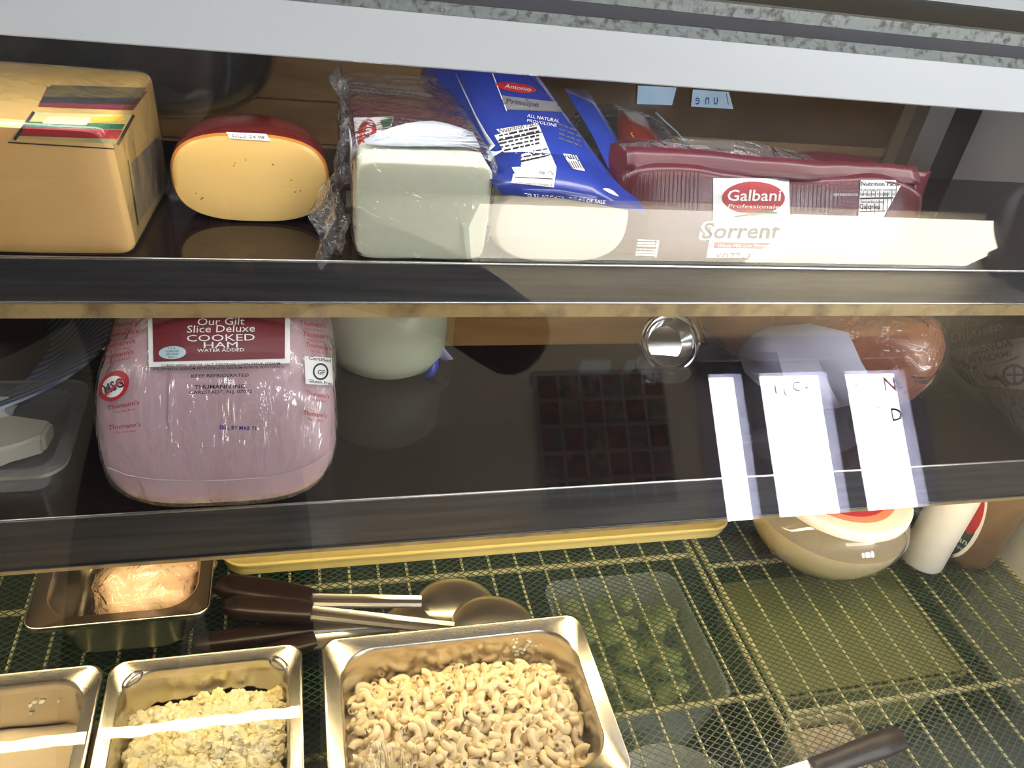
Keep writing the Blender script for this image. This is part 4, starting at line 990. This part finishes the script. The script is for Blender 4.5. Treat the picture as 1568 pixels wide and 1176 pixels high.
# film-wrapped meat in the rear pan
t = thing('wrapped_meat', 'pale roast meat wrapped in clear film in the small rear pan', 'meat', (-.152, .60, .03))
mb = lump((-.150, .622, .055), .055, None, 3, .75, .18, 4); mb.warp(lambda v: Vector((v.x, v.y, max(v.z, .0185)))); mb.build('meat', mat('roast_meat', (.72, .42, .22), .35, var=(.80, .58, .36), vscale=30, bump=.4, bscale=50, stretch=(1, 4, 1)), t)
w_ = MB(); w_.v = [v.copy() for v in mb.v]; w_.f = mb.f[:]; w_.m = mb.m[:]; cc = Vector((-.15, .622, .05)); w_.warp(lambda v: nz(cc+(v-cc)*1.06, 60, .003, 4)); w_.warp(lambda v: Vector((v.x, v.y, max(v.z, .0182)))); w_.build('cling_wrap', M['film_heavy'], t)

# --- serving spoons
m_hand = mat('brown_plastic_handle', (.020, .009, .008), .4, var=(.014, .007, .006), vscale=10)
m_sp = mat('spoon_steel', (.68, .64, .58), .3, 1)
def spoon(h0, h1, s1, bc, rb, label, wid=.011, bowl=True, axis=None):
    h0, h1, s1, bc = map(Vector, (h0, h1, s1, bc))
    t = thing('serving_spoon', label, 'spoon', tuple((h0+h1)/2-Vector((0, 0, .01))))
    d = (h1-h0); n_ = 10; sd = d.normalized().cross(Vector((0, 0, 1))).normalized(); upv = sd.cross(d.normalized()); L_ = []
    for i in range(n_+1):
        u = i/n_; ww = wid*(.55 if i == 0 else .85+.15*math.sin(u*3) if i < n_ else .8); hh = ww*.72; c = h0+d*u
        L_.append([c+sd*(a_*ww)+upv*(b_*hh) for a_, b_ in [(sx*abs(math.cos(q))**.6*(1 if math.cos(q) >= 0 else -1)*1, (1 if math.sin(q) >= 0 else -1)*abs(math.sin(q))**.6) for q in [2*math.pi*j/20 for j in range(20)] for sx in (1,)]])
    MB().loops(L_).build('handle', m_hand, t)
    hc = h0+d*.12+upv*wid*.66; MB().lathe([(0, 0), (.0032, 0), (.0032, .0006), (0, .0006)], hc, upv, 16).build('hanging_hole', M['black'], t)
    ds = (s1-h1).normalized(); ss = ds.cross(Vector((0, 0, 1))).normalized(); su = ss.cross(ds)
    # folded channel shaft
    prof = [(-.0088, -.002), (-.0088, .001), (-.006, .0034), (-.002, .0012), (.002, .0012), (.006, .0034), (.0088, .001), (.0088, -.002)]
    L_ = []
    for u in (0, .25, .5, .75, 1):
        c = h1-ds*.004+(s1-h1+ds*.004)*u; L_.append([c+ss*a_*(1-.1*u)+su*b_ for a_, b_ in prof])
    MB().loops(L_).build('shaft', m_sp, t, angle=30)
    if bowl:
        mb = MB(); pr = [(0, 1), (.25, .97), (.5, .87), (.75, .66), (.92, .38), (1, .04), (1.0, 0), (.97, 0), (.9, .34), (.72, .6), (.48, .8), (.25, .9), (0, .93)]
        mb.lathe([(rb*a_, rb*.55*b_) for a_, b_ in pr], bc, (0, 0, 1), 44)
        mb.warp(lambda v: bc+ds*((v-bc).dot(ds)*1.28+rb*.16)+ss*(v-bc).dot(ss)+su*(v-bc).dot(su)); mb.build('bowl', m_sp, t)
    return t
spoon(PZ(333, 896, .034), PZ(478, 919, .034), PZ(645, 921, .032), PZ(690, 926, .008), .036, 'serving spoon with brown handle, its upturned bowl farthest from the macaroni pan', .0150)
spoon(PZ(345, 928, .052), PZ(478, 938, .052), PZ(695, 962, .050), PZ(748, 955, .026), .036, 'serving spoon with brown handle, uppermost, its bowl against the macaroni pan rim', .0125)
spoon(PZ(300, 985, .020), PZ(480, 962, .022), PZ(590, 955, .020), PZ(625, 955, .004), .026, 'serving spoon with dark handle lying lowest behind the potato salad pan', .0105)
spoon(PZ(400, 1003, .030), PZ(484, 982, .030), PZ(610, 968, .026), PZ(655, 965, .004), .024, 'serving spoon with dark handle half hidden by the potato salad pan rim', .0095)
# --- spoon lying at the front right
t = thing('serving_knife', 'dark brown handled utensil lying on the green mesh at the bottom right', 'utensil', tuple(PZ(1310, 1150, .002)))
a_, b_ = PZ(1382, 1128, .020), PZ(1246, 1178, .016)
mb = MB().tube([a_, a_+(b_-a_)*.04, a_+(b_-a_)*.3, a_+(b_-a_)*.7, b_], [.006, .0125, .0135, .0115, .011], 24, up=Vector((0, 0, 1)), flat=.8); mb.build('handle', m_hand, t)
P = Print(mb.bvh()); P.ell(1335, 1140, 20, 6, mat('brown_oval', (.055, .028, .02), .5), 0, -22, .86); P.done('oval_mark', t)
c0 = b_+(b_-a_)*.001; c1 = b_+(b_-a_).normalized()*.08; c1.z = .004
sd = (c1-c0).normalized().cross(Vector((0, 0, 1))).normalized()
MB().loops([[c0-sd*.010-Vector((0, 0, .002)), c0+sd*.010-Vector((0, 0, .002)), c0+sd*.010+Vector((0, 0, .001)), c0-sd*.010+Vector((0, 0, .001))], [c1-sd*.016-Vector((0, 0, .001)), c1+sd*.016-Vector((0, 0, .001)), c1+sd*.016+Vector((0, 0, .001)), c1-sd*.016+Vector((0, 0, .001))]]).build('blade', m_sp, t, smooth=False)

# --- yellow tray under the lower shelf
m_yt = mat('pale_yellow_tray', (.90, .72, .26), .35)
t = thing('yellow_tray', 'long pale yellow plastic tray under the lower shelf', 'tray', (.235, .78, 0))
cx, cy, w_, d_ = .233, .796, .646, .254
MB().loops([rr(cx, cy, w_-.012, d_-.012, .022, .0), rr(cx, cy, w_-.006, d_-.006, .024, .008), rr(cx, cy, w_-.004, d_-.004, .026, .016), rr(cx, cy, w_, d_, .028, .018), rr(cx, cy, w_, d_, .028, .021), rr(cx, cy, w_-.005, d_-.005, .026, .0215), rr(cx, cy, w_-.012, d_-.012, .023, .012), rr(cx, cy, w_-.03, d_-.03, .02, .004)], 0, True, True).build('tray_body', m_yt, t)

# --- round tub with lid
t = thing('round_tub', 'round clear tub of cream-coloured salad with a white lid', 'tub', (.672, .655, 0))
tc_ = (.655, .640, 0)
fn = lambda p: p
MB().lathe([(.0, .001), (.030, .001), (.054, .008), (.080, .030), (.097, .058), (.100, .080)], tc_, n=64).build('contents', mat('cream_contents', (.72, .56, .26), .4, var=(.70, .62, .36), vscale=9), t)
MB().lathe([(.0, 0), (.032, 0), (.0565, .0075), (.083, .030), (.100, .058), (.103, .080), (.098, .092), (.088, .104)], tc_, n=64).build('tub_wall', film('tub_plastic', haze=.10, bump=0, rough=.06, boost=1.8), t)
t2 = (tc_[0]+.010, tc_[1]+.008, .105)
lid = MB().lathe([(.0, .004), (.080, .004), (.084, .006), (.090, .006), (.0925, .003), (.0925, -.006), (.090, -.006)], t2, n=64); lid.build('lid', mat('white_lid', (.84, .80, .80), .3), t)
P = Print(lid.bvh()); 
def ring_disc(r0, r1, m, z=.0045):
    mb = MB().lathe([(r0, z), (r1, z), (r1, z+.0004), (r0, z+.0004)], t2, n=64); return mb.build('lid_ring_print', m, t)
ring_disc(.060, .070, mat('orange_pink_print', (.75, .22, .12), .4)); ring_disc(.050, .060, M['red_ink'], .0046); ring_disc(.0, .050, mat('yellow_print', (.80, .52, .05), .4), .0047)

# --- white cup and label container
t = thing('white_cup', 'tall plain white foam cup standing between the tub and the jar', 'cup', (.83, .595, 0))
MB().lathe([(.0, 0), (.018, 0), (.026, .003), (.0275, .008), (.0275, .05), (.0285, .14), (.029, .15), (.027, .15), (.026, .06), (.0, .05)], (.806, .600, .0), (.09, .10, 1), 44).build('cup_wall', mat('white_foam', (.72, .74, .80), .5), t)
t = thing('dip_container', 'green-labelled container with a cherry tomato picture behind the white cup', 'tub', (.80, .69, 0))
mb = MB().lathe([(.0, 0), (.030, 0), (.034, .004), (.038, .09), (.040, .1), (.0, .1)], (.790, .70, .0), n=44); mb.build('container', mat('pale_container', (.62, .66, .58), .4), t)
P = Print(mb.bvh()); P.quad([(1375, 795), (1412, 790), (1406, 845), (1378, 845)], mat('leaf_green_print', (.16, .30, .06), .4, var=(.30, .42, .14), vscale=80), 0); P.ell(1386, 826, 7, 8, M['red_ink'], 1); P.ell(1400, 833, 5, 6, M['red_ink'], 1); P.done('printed_label', t)
# --- jar with dark green label
t = thing('green_label_jar', 'jar of brown grainy spread with a dark green label, right of the white cup', 'jar', (.865, .60, 0))
m_jar = mat('grainy_brown_spread', (.17, .115, .07), .3, var=(.14, .08, .04), vscale=50, bump=.3, bscale=120)
mb = MB().lathe([(.0, 0), (.028, 0), (.038, .005), (.042, .015), (.044, .08), (.044, .13), (.038, .145), (.0, .147)], (.878, .612, .0), (.04, .05, 1), 48); mb.build('jar_body', m_jar, t)
P = Print(mb.bvh()); dg_ = mat('dark_green_label', (.008, .05, .03), .3)
P.ell(1474, 790, 34, 66, M['white_ink'], 0, 18); P.ell(1472, 790, 29, 61, dg_, 1, 18); P.ell(1492, 785, 14, 34, M['red_ink'], 2, 14)
P.text('Italian', 1464, 822, 9, M['white_ink'], 28, 38, 0, .006, 3); P.text('Pecorino', 1462, 834, 6, M['white_ink'], 28, 34, 0, 0, 3); P.done('printed_label', t)
t = thing('dark_red_jar', 'dark jar with red and green print against the right end panel', 'jar', (.915, .70, 0))
mb = MB().lathe([(.0, 0), (.024, 0), (.030, .005), (.032, .02), (.032, .13), (.028, .14), (.0, .14)], (.915, .672, .0), n=40); mb.build('jar_body', mat('dark_brown_jar', (.06, .025, .02), .3), t)
P = Print(mb.bvh()); P.quad([(1546, 770), (1575, 770), (1575, 800), (1550, 800)], mat('bright_green', (.03, .22, .03), .4), 0); P.ell(1558, 806, 14, 12, M['red_ink'], 1); P.done('printed_label', t)

# --- things stored in the well below the rack
def bin_(x0, x1, y0, y1, z0, z1, name, label, cat, m, r=.02):
    t = thing(name, label, cat, ((x0+x1)/2, (y0+y1)/2, z0)); cx, cy = (x0+x1)/2, (y0+y1)/2
    MB().loops([rr(cx, cy, (x1-x0)*.86, (y1-y0)*.86, r*.8, z0), rr(cx, cy, x1-x0, y1-y0, r, z1), rr(cx, cy, x1-x0+.006, y1-y0+.006, r, z1), rr(cx, cy, x1-x0+.006, y1-y0+.006, r, z1-.003)], 0, True, False).build('tub_body', m, t, solid=.001)
    return t
zb = -.159
bin_(.30, .475, .47, .66, zb, -.045, 'storage_tub', 'translucent tub of leafy greens under the left wire rack', 'tub', film('bin_plastic', haze=.25, bump=0, rough=.2))
mb = MB(); rnd = random.Random(8)
for i in range(60):
    p = Vector((rnd.uniform(.32, .455), rnd.uniform(.49, .64), rnd.uniform(-.10, -.055))); q = lump(p, rnd.uniform(.008, .016), None, i, .6, .7, 2); mb.add(q.v, q.f)
mb.add([(.315, .485, -.15), (.46, .485, -.15), (.46, .645, -.15), (.315, .645, -.15)], [(0, 1, 2, 3)])
tag(recenter(mb.build('leafy_greens', mat('lettuce_green', (.15, .20, .05), .4, var=(.36, .37, .16), vscale=40))), 'pile of shredded leafy greens in the tub under the left wire rack', 'salad greens', kind='stuff')
t = bin_(.53, .80, .46, .63, zb, -.045, 'storage_tub', 'large olive storage tub under the right wire rack', 'tub', mat('olive_tub', (.22, .20, .07), .4))
o = MB().box((.535, .465, -.052), (.795, .625, -.046), bev=.001).build('tub_lid', mat('olive_lid', (.20, .185, .05), .3, var=(.26, .25, .12), vscale=8), t, smooth=False)
t = thing('white_bowl', 'shallow white bowl under the left wire rack near the glass', 'bowl', (.375, .375, zb))
MB().lathe([(.0, 0), (.04, 0), (.075, .05), (.083, .08), (.081, .08), (.072, .05), (.038, .006), (0, .006)], (.375, .365, zb), n=48).build('bowl_body', mat('dull_white_plastic', (.48, .46, .40), .4), t)
t = bin_(.53, .62, .35, .44, zb, -.06, 'storage_tub', 'small cream tub under the right wire rack near the glass', 'tub', mat('cream_tub', (.55, .47, .28), .4))
MB().box((.537, .357, -.075), (.613, .433, -.068), bev=.001).build('tub_contents', mat('pinkish_food', (.55, .38, .26), .5, var=(.7, .55, .4), vscale=70), t, smooth=False)

# ================================================================== THE CUSTOMER TAKING THE PHOTOGRAPH
def person():
    t = thing('person', 'person in dark jacket and trousers standing at the case and holding up a phone', 'person', (-.17, -.46, FZ))
    def skin(name, pts, edges, m, root=0, parent=t, sub=2):
        me = bpy.data.meshes.new(name); off = base_of(parent)
        me.from_pydata([tuple(Vector(p[:3])-off) for p in pts], edges, []); me.materials.append(m)
        o = bpy.data.objects.new(name, me); COL.objects.link(o); o.parent = parent
        md = o.modifiers.new('skin', 'SKIN'); md.use_smooth_shade = True
        for i, p in enumerate(pts):
            sv = me.skin_vertices[0].data[i]; r_ = p[3]; sv.radius = (r_, r_) if not isinstance(r_, tuple) else r_; sv.use_root = (i == root)
        sb = o.modifiers.new('sub', 'SUBSURF'); sb.levels = sub; sb.render_levels = sub; return o
    m_skin = mat('skin', (.42, .24, .16), .5); m_jack = mat('dark_jacket', (.012, .012, .014), .8); m_tro = mat('dark_trousers', (.012, .012, .018), .8)
    bx, by = -.17, -.46
    # whole body, one skinned figure: pelvis root
    pts = [(bx, by, .42, (.17, .13)), (bx, by, .58, (.16, .12)), (bx-.01, by+.04, .74, (.18, .13)), (bx-.02, by+.07, .88, (.16, .12)), (bx-.02, by+.10, .96, .06), (bx-.02, by+.14, 1.03, .055),
           (bx+.18, by+.08, .87, .085), (bx+.42, by+.22, .72, .075), (bx+.50, by+.34, .60, .065), (bx+.40, by+.40, .665, .050), (bx+.275, by+.435, .725, .030),
           (bx-.22, by+.08, .87, .085), (bx-.34, by+.20, .74, .075), (bx-.26, by+.30, .64, .065), (bx-.07, by+.40, .70, .048), (bx+.07, by+.435, .725, .030),
           (bx+.10, by, .36, .11), (bx+.12, by+.03, .0, .078), (bx+.12, by-.01, -.35, .05), (bx+.13, by+.10, -.415, .036),
           (bx-.10, by, .36, .11), (bx-.12, by+.03, .0, .078), (bx-.12, by-.01, -.35, .05), (bx-.13, by+.10, -.415, .036)]
    ed = [(0, 1), (1, 2), (2, 3), (3, 4), (4, 5), (3, 6), (6, 7), (7, 8), (8, 9), (9, 10), (3, 11), (11, 12), (12, 13), (13, 14), (14, 15), (0, 16), (16, 17), (17, 18), (18, 19), (0, 20), (20, 21), (21, 22), (22, 23)]
    skin('body', pts, ed, m_jack)
    # head with face, looking down at the phone
    hc = Vector((bx-.02, by+.20, 1.13)); mb = MB(); bm = bmesh.new(); bmesh.ops.create_uvsphere(bm, u_segments=40, v_segments=28, radius=1)
    for v in bm.verts:
        x, y, z = v.co; w_ = .078*(1-.18*max(0, -z)**1.5); d_ = .098
        p = Vector((x*w_, y*d_, z*.122))
        if y > .3:
            p.y += .020*math.exp(-(x*x*40+(z+.12)**2*22))          # nose
            p.y -= .010*(math.exp(-((abs(x)-.36)**2*30+(z-.10)**2*40)))  # eye sockets
            p.y += .005*math.exp(-(x*x*10+(z+.48)**2*90)); p.y += .008*math.exp(-(x*x*12+(z+.82)**2*20))
        v.co = p
    mb.bm(bm); rot = Matrix.Rotation(R(-20), 3, 'X'); mb.warp(lambda v: hc+rot@v); mb.build('head', m_skin, t)
    for s_ in (-1, 1):
        MB().lathe([(0, .004), (.007, .003), (.009, 0), (.007, -.003), (0, -.004)], hc+rot@Vector((s_*.028, .083, .012)), rot@Vector((0, 1, 0)), 14).build('eye', mat('eye', (.05, .04, .04), .2) if 'eye' not in bpy.data.materials else bpy.data.materials['eye'], t)
        MB().lathe([(0, 0), (.010, .002), (.019, .008), (.021, .004), (.014, -.004), (0, -.004)], hc+rot@Vector((s_*.078, -.004, .0)), Vector((s_, .3, .1)), 16).build('ear', m_skin, t)
    MB().tube([hc+rot@Vector((x*.001, .091-abs(x)*.0003, -.058)) for x in (-22, -12, 0, 12, 22)], [.002, .0045, .005, .0045, .002], 8, flat=.6).build('mouth', mat('lips', (.30, .10, .09), .5), t)
    mb = MB(); bm = bmesh.new(); bmesh.ops.create_uvsphere(bm, u_segments=40, v_segments=28, radius=1)
    dele = [v for v in bm.verts if v.co.y > .35 and v.co.z < .45 or v.co.z < -.45]; bmesh.ops.delete(bm, geom=dele, context='VERTS')
    for v in bm.verts: v.co = Vector((v.co.x*.092, v.co.y*.112-.004, v.co.z*.136+.004))*(1+.03*noise.noise(v.co*5))
    mb.bm(bm); mb.warp(lambda v: hc+rot@v); mb.build('hair', mat('dark_hair', (.012, .009, .008), .7, bump=.5, bscale=120, stretch=(1, 1, .2)), t, solid=.006)
    # hands closed round the phone edges
    for s_ in (-1, 1):
        wr = Vector((bx+.275, by+.435, .725)) if s_ > 0 else Vector((bx+.07, by+.435, .725))
        ctr = Vector((s_*.072, -.026, .742)); out = Vector((s_, 0, 0))
        pts = [(*wr, .026), (*(wr*.4+ctr*.6), .026), (*ctr, .022)]; ed = [(0, 1), (1, 2)]
        for f_ in range(4):
            z0 = ctr.z+.026-.018*f_; ln = (.9, 1, .96, .8)[f_]
            k = len(pts); pts += [(ctr.x+s_*.010, ctr.y-.004, z0, .0095), (ctr.x+s_*.012, ctr.y-.022*ln, z0+.004, .009), (ctr.x-s_*.012*ln, ctr.y-.028*ln, z0+.006, .0085), (ctr.x-s_*.032*ln, ctr.y-.022, z0+.007, .0075)]
            ed += [(2, k), (k, k+1), (k+1, k+2), (k+2, k+3)]
        k = len(pts); pts += [(ctr.x+s_*.004, ctr.y+.006, ctr.z-.03, .011), (ctr.x-s_*.006, ctr.y-.008, ctr.z-.052, .010), (ctr.x-s_*.022, ctr.y-.012, ctr.z-.058, .0085)]; ed += [(2, k), (k, k+1), (k+1, k+2)]
        skin('hand', pts, ed, m_skin, sub=1)
    return t
person()
ph = thing('smartphone', 'dark smartphone held up level by the person at the case', 'phone', (0, -.03, .70))
mb = MB(); Rm = Matrix((RT, UP, -FWD)).transposed()
mb.box((-.075, -.036, .014), (.075, .036, .022), bev=.003); mb.warp(lambda v: CAM+Rm@v+UP*-.0); mb.build('phone_body', M['black'], ph, smooth=False)
